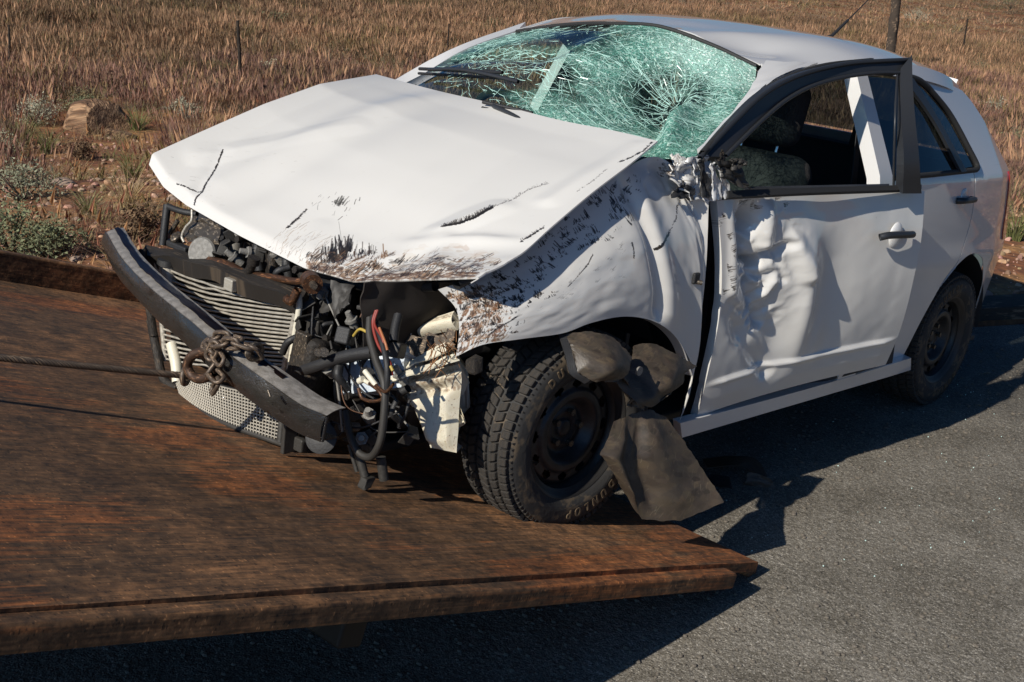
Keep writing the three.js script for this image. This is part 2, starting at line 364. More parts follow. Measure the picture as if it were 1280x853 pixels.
// a jagged gouge along uv points, with ticks across it
function gouge(c, w, h, pts, width, cols, ticks = 12, tl = 14, tang = 1.3) {
  for (let s = 0; s < pts.length - 1; s++) {
    const [a, b] = [pts[s], pts[s + 1]];
    for (let i = 0; i < 26; i++) {
      const t = rnd(), x = lerp(a[0], b[0], t) * w + rr(-3, 3), y = (1 - lerp(a[1], b[1], t)) * h + rr(-3, 3);
      c.globalAlpha = rr(0.4, 0.95); c.fillStyle = pick(cols); c.beginPath(); c.ellipse(x, y, rr(0.6, 1) * width, rr(0.3, 0.7) * width, rr(0, 3), 0, 6.3); c.fill();
    }
    for (let i = 0; i < ticks; i++) { const t = rnd(); scuffs(c, w, h, 1, lerp(a[0], b[0], t), lerp(a[0], b[0], t), lerp(a[1], b[1], t), lerp(a[1], b[1], t), tl, tang, cols, 2.2); }
  }
  c.globalAlpha = 1;
}

// --- hood, popped up and folded
const hoodPaint = dirtPaint(1536, 1536, (c, w, h) => {
  scuffs(c, w, h, 300, 0.02, 0.98, 0.02, 0.75, 22, 1.2, ['#b5b2ab', '#9a968e', '#c4c1bb'], 1.2, 0.5);
  // split in the far front corner
  for (let k = 0; k < 3; k++) gouge(c, w, h, [[0.09, 0.24], [0.12, 0.19], [0.145, 0.145], [0.165, 0.10], [0.185, 0.065], [0.195, 0.012]], 4, ink, 1, 8);
  gouge(c, w, h, [[0.115, 0.035], [0.135, 0.045], [0.155, 0.05], [0.18, 0.065]], 4, ink, 7, 16, 0.9);
  scuffs(c, w, h, 50, 0.03, 0.3, 0.02, 0.4, 30, 0.7, ['#6d6a64', '#8d8a83'], 1.6, 0.6);
  gouge(c, w, h, [[0.455, 0.095], [0.452, 0.12], [0.45, 0.145], [0.44, 0.19]], 5, ink, 8, 16, 0.7);
  scrapes(c, w, h, 3, 0.485, 0.50, 0.235, 0.265, 60, 1.9, ['#3a3833', '#57544e'], 6, 0.7);
  scuffs(c, w, h, 26, 0.43, 0.55, 0.20, 0.30, 40, 1.9, ink, 2.4);
  // mud and scrapes along the front edge
  scrapes(c, w, h, 16, 0.60, 0.66, 0.03, 0.12, 120, 2.2, ink, 6, 0.95);
  scrapes(c, w, h, 12, 0.64, 0.74, 0.04, 0.13, 80, 2.1, ink.concat(mud), 4, 0.9);
  blotch(c, w, h, 700, 0.58, 0.99, 0.002, 0.035, 15, mud, 0.6);
  blotch(c, w, h, 420, 0.60, 0.97, 0.01, 0.10, 10, mud, 0.45);
  scrapes(c, w, h, 90, 0.57, 0.97, 0.0, 0.08, 60, 1.5, mud.concat(ink), 4, 0.85);
  blotch(c, w, h, 320, 0.74, 0.97, 0.0, 0.13, 13, mud.concat(ink), 0.5);
  blotch(c, w, h, 110, 0.74, 0.97, 0.04, 0.20, 30, ['#cdbfae', '#b9a48d', '#a88f78'], 0.28);
  scrapes(c, w, h, 60, 0.72, 0.99, 0.01, 0.16, 56, 1.6, mud.concat(ink), 4, 0.9);
  scuffs(c, w, h, 160, 0.45, 0.62, 0.0, 0.12, 60, 1.6, mud.concat(['#a59f95']), 2, 0.6);
  // long gouge climbing towards the near edge
  for (let k = 0; k < 2; k++) gouge(c, w, h, [[0.775, 0.275], [0.80, 0.30], [0.82, 0.335], [0.828, 0.37], [0.835, 0.40]], 7, ink, 40, 40, 2.0);
  gouge(c, w, h, [[0.835, 0.40], [0.85, 0.47], [0.855, 0.54], [0.88, 0.595]], 3, ink, 16, 30, 2.0);
  gouge(c, w, h, [[0.972, 0.26], [0.978, 0.31], [0.985, 0.355]], 6, ink, 26, 30, 2.0);
  gouge(c, w, h, [[0.965, 0.58], [0.97, 0.66], [0.965, 0.74]], 2.5, ink, 8, 16);
  gouge(c, w, h, [[0.97, 0.80], [0.985, 0.86], [0.995, 0.92], [0.99, 0.985]], 6, ink, 20, 24, 1.6);
  blotch(c, w, h, 5, 0.17, 0.25, 0.93, 0.95, 4, ink, 0.9);
}, 0.5);
// folds pressed into the bonnet: from uv, to uv, half width, height
const hoodFolds = [[0.195, 0.01, 0.10, 0.23, 0.03, -0.012], [0.06, 0.16, 0.28, 0.60, 0.05, 0.009], [0.775, 0.275, 0.84, 0.42, 0.05, 0.016], [0.72, 0.0, 0.78, 0.14, 0.04, -0.016], [0.88, 0.03, 0.84, 0.18, 0.04, 0.014], [0.62, 0.02, 0.65, 0.12, 0.03, -0.010], [0.55, 0.03, 0.52, 0.16, 0.035, 0.008], [0.93, 0.5, 0.965, 0.95, 0.04, 0.008]];
{
  const front = lin([[0.49,0.767,0.656], [0.495,0.716,0.56], [0.5,0.689,0.427], [0.505,0.66,0.137], [0.51,0.642,-.167], [0.51,0.656,-.367], [0.485,0.712,-.576], [0.461,0.764,-.762]]);
  const rear = [[-.406,1.093,0.66], [-.36,1.088,0.299], [-.31,1.092,-.029], [-.275,1.09,-.329], [-.24,1.098,-.57], [-.189,1.102,-.755]];
  const far = lin([front[0], [0.479,0.801,0.66], [0.31,0.872,0.66], [0.071,0.97,0.66], [-.156,1.047,0.66], rear[0]]);
  const near = [front[7], [0.328,0.815,-.768], [0.221,0.882,-.768], [0.08,0.966,-.768], [-.075,1.045,-.765], rear[5]];
  const g = coons(front, rear, far, near, 110, 90, (u, v, p) => {
    const edge = Math.min(1, Math.min(u, 1 - u) * 8) * Math.min(1, Math.min(v, 1 - v) * 8);
    let y = 0.018 * Math.sin(Math.PI * u) * Math.sin(Math.PI * Math.min(1, v * 1.1)) * edge;
    y += edge * (0.010 * Math.exp(-(((u - 0.18 - 0.1 * v) / 0.05) ** 2)) - 0.010 * Math.exp(-(((u - 0.27 - 0.1 * v) / 0.05) ** 2)) * (1 - v));
    const fz = sm(0.22, 0.02, v) * sm(0.45, 0.6, u), fe = Math.min(1, v * 14);
    y += fe * fz * (0.010 * ridged(u * 9, v * 9, 3, 5));
    y += 0.014 * edge * Math.exp(-(((v - 0.22 - 0.25 * (u - 0.78)) / 0.03) ** 2)) * sm(0.66, 0.82, u);
    y += edge * 0.004 * fbm(u * 5, v * 5, 2, 3);
    for (const [a, b, c, e, w, A] of hoodFolds) { const t = Math.max(0, Math.min(1, ((u - a) * (c - a) + (v - b) * (e - b)) / ((c - a) ** 2 + (e - b) ** 2))), q = Math.hypot(u - a - t * (c - a), v - b - t * (e - b)) + 0.004 * fbm(u * 16, v * 16, 2, 1); y += Math.min(1, Math.min(v, 1 - v, u, 1 - u) * 14) * A * Math.max(0, 1 - q / w) * (1 - t * 0.5); }
    return [fe * fz * 0.006 * fbm(u * 14, v * 14, 3, 8), y, 0];
  });
  const hood = part('hood', solid(g, -0.004), hoodPaint);
  hood.userData.label = 'buckled white bonnet scuffed and muddy along its front edge';
  // inner stiffening frame below the skin, seen along the near edge
  const rib = near.map((p) => [p[0] - 0.01, p[1] - 0.024, p[2] + 0.03]);
  sub('edge_flange', strip(near.map((p) => [p[0], p[1] - 0.006, p[2] + 0.001]), rib, 40, 0.003), M.paint, hood);
  sub('inner_frame', merge([tube(rib.map((p) => [p[0], p[1] - 0.014, p[2] + 0.05]), 0.016, 40, 8), tube(front.slice(2, 7).map((p) => [p[0] - 0.07, p[1] - 0.02, p[2]]), 0.016, 40, 8)]), M.black, hood);
  sub('hood_hinge', merge([rbox(0.16, 0.012, 0.03, [rear[5][0] + 0.0, rear[5][1] - 0.10, -0.68], 0.004, [0, 0, -0.5])]), M.black, hood);
}
// --- near front fender, crushed
const fenderPaint = dirtPaint(1536, 1024, (c, w, h) => {
  scrapes(c, w, h, 150, 0.0, 0.10, 0.0, 0.85, 110, 1.5, mud.concat(['#8a5a3a', '#6b4a33', '#b08a68']), 6, 0.75);
  scrapes(c, w, h, 50, 0.0, 0.14, 0.05, 0.9, 80, 1.5, ink, 4.5, 0.9);
  scrapes(c, w, h, 60, 0.03, 0.24, 0.45, 0.9, 70, 1.55, ink, 5, 0.9);
  scrapes(c, w, h, 70, 0.15, 0.60, 0.68, 0.98, 60, 1.55, ink, 4.5, 0.9);
  scrapes(c, w, h, 14, 0.25, 0.50, 0.35, 0.65, 34, 0.7, ['#3c3a37', '#5a5754'], 1.6, 0.7);
  scuffs(c, w, h, 160, 0.10, 0.45, 0.1, 0.6, 30, 0.6, ['#6a6a68', '#454340', '#8f8d88'], 1.4, 0.7);
  gouge(c, w, h, [[0.07, 0.14], [0.09, 0.24], [0.115, 0.32], [0.13, 0.37]], 6, ink, 40, 40, 0.9);
  gouge(c, w, h, [[0.29, 0.50], [0.345, 0.57], [0.37, 0.60], [0.40, 0.65]], 4, ink, 30, 26, 0.8);
  gouge(c, w, h, [[0.525, 0.49], [0.535, 0.55], [0.54, 0.61]], 4, ink, 26, 28, 1.5);
  for (let k = 0; k < 2; k++) gouge(c, w, h, [[0.63, 0.52], [0.67, 0.575], [0.715, 0.62]], 8, ink, 20, 30, 0.9);
  gouge(c, w, h, [[0.715, 0.62], [0.775, 0.71], [0.80, 0.77], [0.835, 0.825]], 4, ink, 18, 24, 0.9);
  scrapes(c, w, h, 14, 0.55, 0.80, 0.82, 0.95, 40, 0.9, ink, 4, 0.9);
  blotch(c, w, h, 60, 0.78, 0.93, 0.90, 0.99, 12, ink, 0.85);
}, 0.42);
{
  const top = [[0.462,0.701,-.635], [0.345,0.736,-.66], [0.155,0.847,-.69], [-.056,0.984,-.71], [-.243,1.052,-.72], [-.336,1.01,-.76], [-.418,0.944,-.805]];
  const bottom = [[0.457,0.55,-.72], [0.402,0.58,-.745], [0.295,0.595,-.78], [0.149,0.604,-.805], [0.059,0.624,-.815], [-.08,0.632,-.825], [-.229,0.601,-.832], [-.361,0.529,-.832], [-.476,0.408,-.825], [-.477,0.254,-.81]];
  const front = [bottom[0], [0.437,0.613,-.7], [0.432,0.659,-.675], top[0]];
  const rear = [bottom[9], [-.483,0.38,-.82], [-.457,0.587,-.828], [-.436,0.758,-.825], top[6]];
  const g = coons(bottom, top, front, rear, 120, 60, (u, v, p) => {
    const e = Math.sin(Math.PI * v) * Math.min(1, Math.min(u, 1 - u) * 8), inn = Math.min(1, Math.min(v, 1 - v) * 10) * Math.min(1, Math.min(u, 1 - u) * 10);
    let z = -0.026 * e;
    z += 0.022 * inn * Math.exp(-(((u - 0.60 - 0.03 * v) / 0.022) ** 2));          // vertical crease above the arch
    z -= 0.010 * inn * Math.exp(-(((u - 0.66) / 0.035) ** 2));
    z += 0.016 * inn * ridged(u * 7 + v * 2, v * 3, 2, 31) * sm(0.86, 0.96, u);
    z += 0.030 * inn * ridged(u * 10, v * 6 + u * 5, 3, 12) * sm(0.70, 0.96, v) * sm(0.62, 0.8, u);
    z += 0.014 * inn * ridged(u * 22, v * 9, 2, 52) * sm(0.9, 0.97, u) * sm(0.6, 0.3, v);
    z += 0.006 * inn * fbm(u * 9, v * 5, 3, 4);
    return [0.01 * inn * fbm(u * 12, v * 6, 2, 9) * sm(0.7, 0.95, v), 0.012 * inn * ridged(u * 9, v * 5, 2, 19) * sm(0.72, 0.95, v) * sm(0.6, 0.8, u), z];
  });
  const f = part('front_fender', solid(g, -0.0025), fenderPaint);
  f.userData.label = 'creased white front wing scored with black and brown scrapes';
  // wheel arch return lip
  const lip = bottom.slice(2, 9);
  sub('arch_lip', strip(lip, lip.map((p) => [p[0], p[1] - 0.004, p[2] + 0.035]), 50, 0.003), M.paint, f);
  // hole of the side repeater with its stub
  sub('repeater_hole', rbox(0.03, 0.034, 0.012, [-.381,0.721,-.834], 0.01), M.black, f);
  sub('repeater_stub', rod([-.382,0.711,-.83], [-.394,0.71,-.85], 0.007), M.alu, f);
}
// --- near front door, standing ajar
const doorPaint = dirtPaint(1024, 1024, (c, w, h) => {
  scrapes(c, w, h, 12, 0.0, 0.05, 0.60, 0.95, 34, 0.3, ink, 3, 0.85);
  scrapes(c, w, h, 8, 0.10, 0.32, 0.955, 0.99, 40, 0.2, ink, 3, 0.85);
  scuffs(c, w, h, 14, 0.45, 0.9, 0.3, 0.9, 12, 1.2, mud, 1, 0.6);
}, 0.36);
// creases beaten into the door: from uv, to uv, half width, depth
const folds = [[0.145, 0.99, 0.135, 0.885, 0.045, -0.04], [0.135, 0.885, 0.10, 0.75, 0.045, -0.045], [0.10, 0.75, 0.18, 0.695, 0.03, -0.035], [0.18, 0.695, 0.31, 0.78, 0.04, -0.018], [0.18, 0.695, 0.155, 0.62, 0.035, -0.03], [0.155, 0.62, 0.25, 0.64, 0.03, -0.010], [0.155, 0.60, 0.24, 0.40, 0.04, -0.025], [0.06, 0.98, 0.05, 0.60, 0.04, 0.02], [0.22, 0.96, 0.20, 0.78, 0.05, 0.026], [0.26, 0.60, 0.20, 0.46, 0.03, 0.016], [0.04, 0.50, 0.30, 0.14, 0.06, -0.018], [0.33, 0.80, 0.40, 0.62, 0.06, 0.02], [0.150, 0.46, 0.215, 0.56, 0.018, -0.011], [0.175, 0.42, 0.235, 0.52, 0.016, -0.010], [0.20, 0.38, 0.26, 0.47, 0.018, -0.010], [0.16, 0.70, 0.24, 0.76, 0.020, -0.014], [0.10, 0.90, 0.15, 0.80, 0.020, 0.012], [0.12, 0.66, 0.20, 0.60, 0.018, 0.012], [0.04, 0.55, 0.12, 0.48, 0.02, -0.010], [0.26, 0.73, 0.30, 0.60, 0.022, -0.012]];
const doorN = new THREE.Vector3(0.1434, 0, -0.9897);   // outward
{
  const top = [[-.473,0.939,-.797], [-.701,0.951,-.83], [-1.057,0.965,-.881], [-1.535,0.982,-.951]];
  const bottom = [[-.577,0.251,-.802], [-.684,0.268,-.817], [-1.077,0.307,-.874], [-1.553,0.345,-.943]];
  const left = [bottom[0], [-.549,0.419,-.808], [-.541,0.598,-.807], [-.515,0.773,-.803], top[0]];
  const right = [bottom[3], [-1.544,0.457,-.952], [-1.52,0.667,-.959], [-1.526,0.84,-.96], top[3]];
  const g = coons(bottom, top, left, right, 130, 110, (u, v, p) => {
    const inn = Math.min(1, Math.min(v, 1 - v) * 12) * Math.min(1, Math.min(u, 1 - u) * 12);
    let d = 0.034 * Math.sin(Math.PI * Math.min(1, v * 0.96 + 0.04)) - 0.012 * Math.sin(Math.PI * u);
    d += 0.008 * sm(0.185, 0.165, v) * inn + 0.006 * Math.exp(-(((v - 0.165) / 0.012) ** 2)) * inn;      // lower swage line
    const cx = 0.16 + 0.05 * Math.sin(v * 5), wd = 0.09;
    const zone = sm(0.28, 0.45, v) * inn * (1 - sm(0.30, 0.46, u)) * sm(0.01, 0.09, u);
    d -= 0.035 * zone * Math.exp(-(((u - cx) / wd) ** 2));
    d += 0.010 * zone * ridged(u * 7 + v * 3, v * 4 - u * 4, 2, 77) + 0.0025 * zone * ridged(u * 26, v * 20, 2, 7);
    for (const [a, b, c, e, w, A] of folds) { const t = Math.max(0, Math.min(1, ((u - a) * (c - a) + (v - b) * (e - b)) / ((c - a) ** 2 + (e - b) ** 2))), q = Math.hypot(u - a - t * (c - a), v - b - t * (e - b)) + 0.006 * fbm(u * 20, v * 20, 2, 1); const kk = Math.max(0, 1 - q / w); d += inn * A * (w < 0.026 ? kk : kk * kk * (3 - 2 * kk)); }
    d += 0.034 * inn * Math.exp(-(((u - 0.41 + 0.06 * (v - 0.7)) / (0.03 + 0.05 * v)) ** 2)) * sm(0.06, 0.5, v) * sm(0.95, 0.62, v);   // ridge pushed out
    d -= 0.030 * inn * Math.exp(-((((u - 0.30 - 0.05 * (0.45 - v)) / 0.08) ** 2) + ((v - 0.33) / 0.2) ** 2));
    d -= 0.018 * inn * Math.exp(-((((u - 0.56) / 0.12) ** 2) + ((v - 0.55) / 0.3) ** 2));
    d += 0.010 * inn * Math.exp(-((((u - 0.52) / 0.05) ** 2) + ((v - 0.30) / 0.14) ** 2));
    d += 0.004 * inn * fbm(u * 6, v * 5, 3, 2);
    return [doorN.x * d, 0.006 * zone * fbm(u * 20, v * 20, 2, 5), doorN.z * d];
  });
  const door = part('front_door', solid(g, -0.028), doorPaint);
  door.userData.label = 'dented white front door standing ajar';
  const dn = (off) => (p) => [p[0] + doorN.x * off, p[1], p[2] + doorN.z * off];
  // window frame of black tape and rubber
  const outer = [[-.379,1.063,-.772], [-.464,1.106,-.755], [-.592,1.174,-.735], [-.755,1.253,-.715], [-.975,1.318,-.7], [-1.246,1.372,-.715], [-1.428,1.397,-.75], [-1.574,1.413,-.775]];
  const inner = [[-.487,1.065,-.785], [-.59,1.11,-.765], [-.719,1.166,-.742], [-.863,1.226,-.722], [-1.022,1.277,-.712], [-1.221,1.322,-.725], [-1.382,1.348,-.755], [-1.498,1.358,-.782]];
  sub('window_frame', merge([
    strip(outer, inner, 60, 0.03), tube(inner.map((p) => [p[0], p[1] + 0.003, p[2] - 0.006]), 0.007, 60, 6), tube(outer.map((p) => [p[0], p[1] - 0.004, p[2] - 0.004]), 0.008, 60, 6),
    strip([[-1.515,1.355,-.772], [-1.311,1.085,-.928], [-1.346,0.981,-.933]], [[-1.576,1.407,-.772], [-1.384,1.115,-.941], [-1.451,0.983,-.951]], 20, 0.03),
    tube([[-1.481,1.355,-.785], [-1.301,1.212,-.897], [-1.364,0.983,-.916]], 0.004, 20, 6),
  ]), M.trim, door);
  sub('belt_strip', strip([[-.488,0.944,-.811], [-.833,0.96,-.863], [-1.471,0.981,-.954]], [[-.498,0.963,-.801], [-.845,0.975,-.853], [-1.485,0.995,-.944]], 30, 0.018), M.rubber, door);
  sub('window_channel', strip([[-.624,0.961,-.79], [-1.36,0.982,-.897]], [[-.638,0.966,-.78], [-1.377,0.988,-.887]], 10, 0.01), M.trim, door);
  // handle in its scooped cup
  const cup = new THREE.SphereGeometry(0.05, 20, 12, 0, 6.283, 0, 1.5); cup.scale(0.72, 0.3, 0.92); cup.rotateX(-Math.PI / 2); cup.rotateY(-0.144);
  const hc = [-1.369,0.834,-.955]; cup.translate(...hc); sub('handle_cup', cup, M.paint, door);
  sub('handle', tube([[-1.243,0.833,-.961], [-1.257,0.841,-.975], [-1.308,0.844,-.985], [-1.381,0.843,-.991], [-1.434,0.841,-.987]], 0.0125, 24, 10), M.trim, door);
  sub('inner_trim', solid(coons([[-1.004,0.222,-.732], [-1.799,0.297,-.848]], [[-.8,0.925,-.703], [-1.698,0.958,-.833]], [[-1.004,0.222,-.732], [-.8,0.925,-.703]], [[-1.799,0.297,-.848], [-1.698,0.958,-.833]], 8, 8), 0.02), M.dash, door);
  // the hinge edge: dark gap between wing and door
  part('hinge_pillar', strip([[-.575,0.23,-.765], [-.587,0.582,-.765], [-.498,0.958,-.765]], [[-.689,0.212,-.765], [-.689,0.573,-.765], [-.585,0.956,-.765]], 24, 0.02), M.black);
}
// --- roof, pressed down over the near windscreen corner
const roofCtrl = [
  [[-1.031,1.309,0.575], [-1.018,1.359,0.34], [-.956,1.393,0.05], [-.962,1.406,-.16], [-1.006,1.373,-.34], [-1.044,1.326,-.51]],
  [[-1.30, 1.372, .60], [-1.28, 1.415, .34], [-1.28, 1.435, .05], [-1.29, 1.43, -.16], [-1.30, 1.405, -.36], [-1.30, 1.345, -.565]],
  [[-1.62, 1.395, .605], [-1.62, 1.44, .34], [-1.62, 1.455, .05], [-1.62, 1.452, -.18], [-1.62, 1.437, -.40], [-1.62, 1.385, -.60]],
  [[-2.0, 1.395, .60], [-2.0, 1.44, .34], [-2.0, 1.455, .05], [-2.0, 1.453, -.18], [-2.0, 1.44, -.40], [-2.0, 1.39, -.595]],
  [[-2.35, 1.372, .58], [-2.36, 1.415, .33], [-2.36, 1.43, .05], [-2.36, 1.428, -.18], [-2.36, 1.415, -.39], [-2.35, 1.368, -.572]],
  [[-2.60, 1.335, .535], [-2.63, 1.378, .32], [-2.64, 1.39, .05], [-2.64, 1.388, -.18], [-2.63, 1.376, -.37], [-2.60, 1.332, -.53]],
];
{
  const g = loft(roofCtrl, 70, 80, (u, v) => {
    let y = -0.026 * Math.exp(-((((u - 0.86) / 0.07) ** 2) + ((v - 0.10) / 0.10) ** 2)) + 0.012 * Math.exp(-((((u - 0.78) / 0.05) ** 2) + ((v - 0.13) / 0.12) ** 2));
    y -= 0.010 * Math.exp(-((((u - 0.62) / 0.10) ** 2) + ((v - 0.05) / 0.10) ** 2));
    y += 0.003 * fbm(u * 6, v * 6, 2, 1) * (1 - v);
    return [0, y, 0];
  });
  const roof = part('roof', solid(g, -0.004), M.paint);
  sub('headliner', loft(roofCtrl.map((r) => r.map((p) => [p[0] - 0.02, p[1] - 0.035, p[2] * 0.97])), 20, 20), M.liner, roof);
  const base = [-2.28, 1.436, -0.05];
  part('antenna', merge([capsule(V3(base), V3([-2.32, 1.452, -0.05]), 0.018, 0.012, 12), capsule(V3([-2.31, 1.446, -0.05]), V3([-2.44, 1.535, -0.052]), 0.0075, 0.006, 8), capsule(V3([-2.44, 1.535, -0.052]), V3([-2.66, 1.69, -0.055]), 0.003, 0.0022, 6)]), M.black);
  // spoiler lip and cant rails
  for (const s of [1, -1]) {
    const k = s < 0 ? 5 : 0, rail = roofCtrl.map((r) => r[k]);
    part('cant_rail', strip(rail, rail.map((p) => [p[0], p[1] - 0.05, p[2] + s * 0.028]), 40, s * 0.004), M.paint);
  }
}
// --- body sides behind the front doors: rear door, quarter panel, C pillar, sill; the far side also its front door and wing
for (const s of [-1, 1]) {
  const P = onSide(s), t = s * 0.0025;
  const rearDoor = part('rear_door', solid(sidePatch(s, [[-1.5, 0.255], [-1.8, 0.26], [-2.06, 0.27]], [[-1.5, 0.985], [-1.95, 1.0], [-2.375, 1.012]], [[-1.5, 0.255], [-1.5, 0.6], [-1.5, 0.985]], [[-2.06, 0.27], [-2.11, 0.42], [-2.20, 0.56], [-2.33, 0.70], [-2.385, 0.84], [-2.375, 1.012]], 30, 40), t), M.paint);
  rearDoor.userData.label = s < 0 ? 'clean white rear door behind the ajar front door' : 'white rear door on the side facing the grass';
  part('quarter_panel', solid(sidePatch(s, [[-2.205, 0.555], [-2.29, 0.63], [-2.40, 0.672], [-2.52, 0.672], [-2.64, 0.625], [-2.74, 0.53], [-2.79, 0.40]], [[-2.383, 1.012], [-2.65, 1.03], [-2.93, 1.03]], [[-2.205, 0.555], [-2.336, 0.70], [-2.392, 0.84], [-2.383, 1.012]], [[-2.79, 0.40], [-2.96, 0.46], [-3.015, 0.66], [-3.0, 0.88], [-2.93, 1.03]], 40, 30), t), M.paint);
  part('rear_pillar', solid(sidePatch(s, [[-2.44, 1.012], [-2.65, 1.03], [-2.93, 1.03]], [[-2.02, 1.363], [-2.30, 1.345], [-2.56, 1.315]], [[-2.44, 1.012], [-2.38, 1.11], [-2.25, 1.26], [-2.02, 1.363]], [[-2.93, 1.03], [-2.80, 1.16], [-2.66, 1.27], [-2.56, 1.315]], 24, 24), t), M.paint);
  part('sill', solid(sidePatch(s, [[-0.5, 0.205, 0.735], [-1.3, 0.21, 0.735], [-2.12, 0.215, 0.735]], [[-0.46, 0.262, 0.772], [-1.3, 0.262, 0.772], [-2.07, 0.275, 0.772]], [[-0.5, 0.205, 0.735], [-0.46, 0.262, 0.772]], [[-2.12, 0.215, 0.735], [-2.07, 0.275, 0.772]], 20, 6), -s * 0.03), M.paint);
  part('rear_bumper_side', solid(sidePatch(s, [[-2.80, 0.25], [-3.02, 0.27]], [[-2.785, 0.40], [-2.96, 0.455]], [[-2.80, 0.25], [-2.785, 0.40]], [[-3.02, 0.27], [-2.96, 0.455]], 8, 8), t), M.paint);
  // glass and its black frames
  const g1 = part('rear_door_glass', sidePatch(s, [[-1.56, 1.0], [-2.21, 1.022]], [[-1.56, 1.335], [-1.86, 1.330]], [[-1.56, 1.0], [-1.56, 1.335]], [[-2.21, 1.022], [-2.05, 1.2], [-1.86, 1.330]], 12, 12), glassSide);
  const g2 = part('quarter_glass', sidePatch(s, [[-2.255, 1.024], [-2.40, 1.030]], [[-1.94, 1.325], [-2.02, 1.32]], [[-2.255, 1.024], [-2.10, 1.19], [-1.94, 1.325]], [[-2.40, 1.030], [-2.35, 1.10], [-2.22, 1.23], [-2.02, 1.32]], 8, 12), glassSide);
  const out = (d) => (p) => { const q = P(p); return [q[0], q[1], q[2] + s * d]; };
  sub('window_seal', merge([
    tube([[-1.5, 0.993], [-1.95, 1.006], [-2.41, 1.018]].map(out(0.004)), 0.0105, 40, 6), tube([[-1.5, 1.345], [-1.75, 1.35], [-2.0, 1.34], [-2.10, 1.315]].map(out(0.003)), 0.0125, 40, 6),
    tube([[-2.10, 1.315], [-2.28, 1.22], [-2.39, 1.10], [-2.435, 1.03], [-2.41, 1.018]].map(out(0.003)), 0.0125, 40, 6),
  ]), M.rubber, g1);
  sub('divider_bar', strip([[-2.205, 1.008], [-2.05, 1.19], [-1.85, 1.338]].map(out(0.004)), [[-2.265, 1.012], [-2.10, 1.20], [-1.94, 1.338]].map(out(0.004)), 24, s * 0.012), M.trim, g2);
  // handle
  const cup = new THREE.SphereGeometry(0.045, 16, 10); cup.scale(0.8, 1, 0.16); const hz = sideZ(-2.27, 0.905); cup.translate(-2.27, 0.905, s * (hz - 0.002));
  sub('handle_cup', cup, M.paint, rearDoor);
  sub('handle', tube([[-2.19, 0.902, s * (hz + 0.004)], [-2.205, 0.906, s * (hz + 0.024)], [-2.26, 0.908, s * (hz + 0.028)], [-2.32, 0.909, s * (hz + 0.024)], [-2.335, 0.906, s * (hz + 0.002)]], 0.0125, 24, 8), M.trim, rearDoor);
  // centre pillar
  part('centre_pillar', solid(sidePatch(s, [[-1.46, 0.26, 0.75], [-1.60, 0.26, 0.75]], [[-1.44, 1.355], [-1.52, 1.355]], [[-1.46, 0.26], [-1.44, 1.355]], [[-1.60, 0.26], [-1.52, 1.355]], 6, 30), -s * 0.05).translate(0, 0, -s * 0.022), M.paint);
  part('tail_lamp', solid(sidePatch(s, [[-2.93, 0.70], [-3.03, 0.70]], [[-2.90, 1.0], [-2.96, 1.0]], [[-2.93, 0.70], [-2.90, 1.0]], [[-3.03, 0.70], [-2.96, 1.0]], 6, 10), -s * 0.006), M.tail);
  // rear wheel house
  const wh = new THREE.CylinderGeometry(0.36, 0.36, 0.30, 32, 1, true, Math.PI * 0.5, Math.PI); wh.rotateX(Math.PI / 2); wh.rotateZ(0); wh.translate(-2.47, 0.31, s * 0.63);
  part('wheel_house', wh, M.black);
}
{ // far side front door, wing, and both inner front structures
  const s = 1;
  part('far_front_door', solid(sidePatch(s, [[-0.46, 0.255], [-1.49, 0.255]], [[-0.46, 0.945], [-1.49, 0.985]], [[-0.46, 0.255], [-0.46, 0.945]], [[-1.49, 0.255], [-1.49, 0.985]], 24, 24), s * 0.03), M.paint).name = 'front_door';
  part('front_fender', solid(sidePatch(s, [[-0.36, 0.30], [-0.30, 0.52], [-0.12, 0.66], [0.02, 0.68], [0.12, 0.66]], [[-0.45, 0.945], [-0.2, 0.88], [0.10, 0.80]], [[-0.36, 0.30], [-0.45, 0.945]], [[0.12, 0.66], [0.10, 0.80]], 30, 16), s * 0.0025), M.paint);
  part('window_frame', merge([tube([[-0.46, 0.95, 0.76], [-0.85, 1.18, 0.67], [-1.1, 1.285, 0.62], [-1.46, 1.315, 0.61]], 0.02, 40, 8), tube([[-1.47, 0.98, 0.79], [-1.47, 1.35, 0.61]], 0.022, 12, 8)]), M.trim);
  for (const q of [-1, 1]) {
    const wh = new THREE.CylinderGeometry(0.37, 0.37, 0.34, 32, 1, true, Math.PI * 0.72, Math.PI * 0.62); wh.rotateX(Math.PI / 2); wh.translate(-0.02, 0.33, q * 0.58);
    part('wheel_house', wh, M.black);
    part('inner_wheel_wall', solid(coons([[0.36, 0.25, q * 0.44], [-0.4, 0.25, q * 0.44]], [[0.36, 0.72, q * 0.44], [-0.4, 0.86, q * 0.44]], [[0.36, 0.25, q * 0.44], [0.36, 0.72, q * 0.44]], [[-0.4, 0.25, q * 0.44], [-0.4, 0.86, q * 0.44]], 4, 4), 0.02), M.black);
  }
}
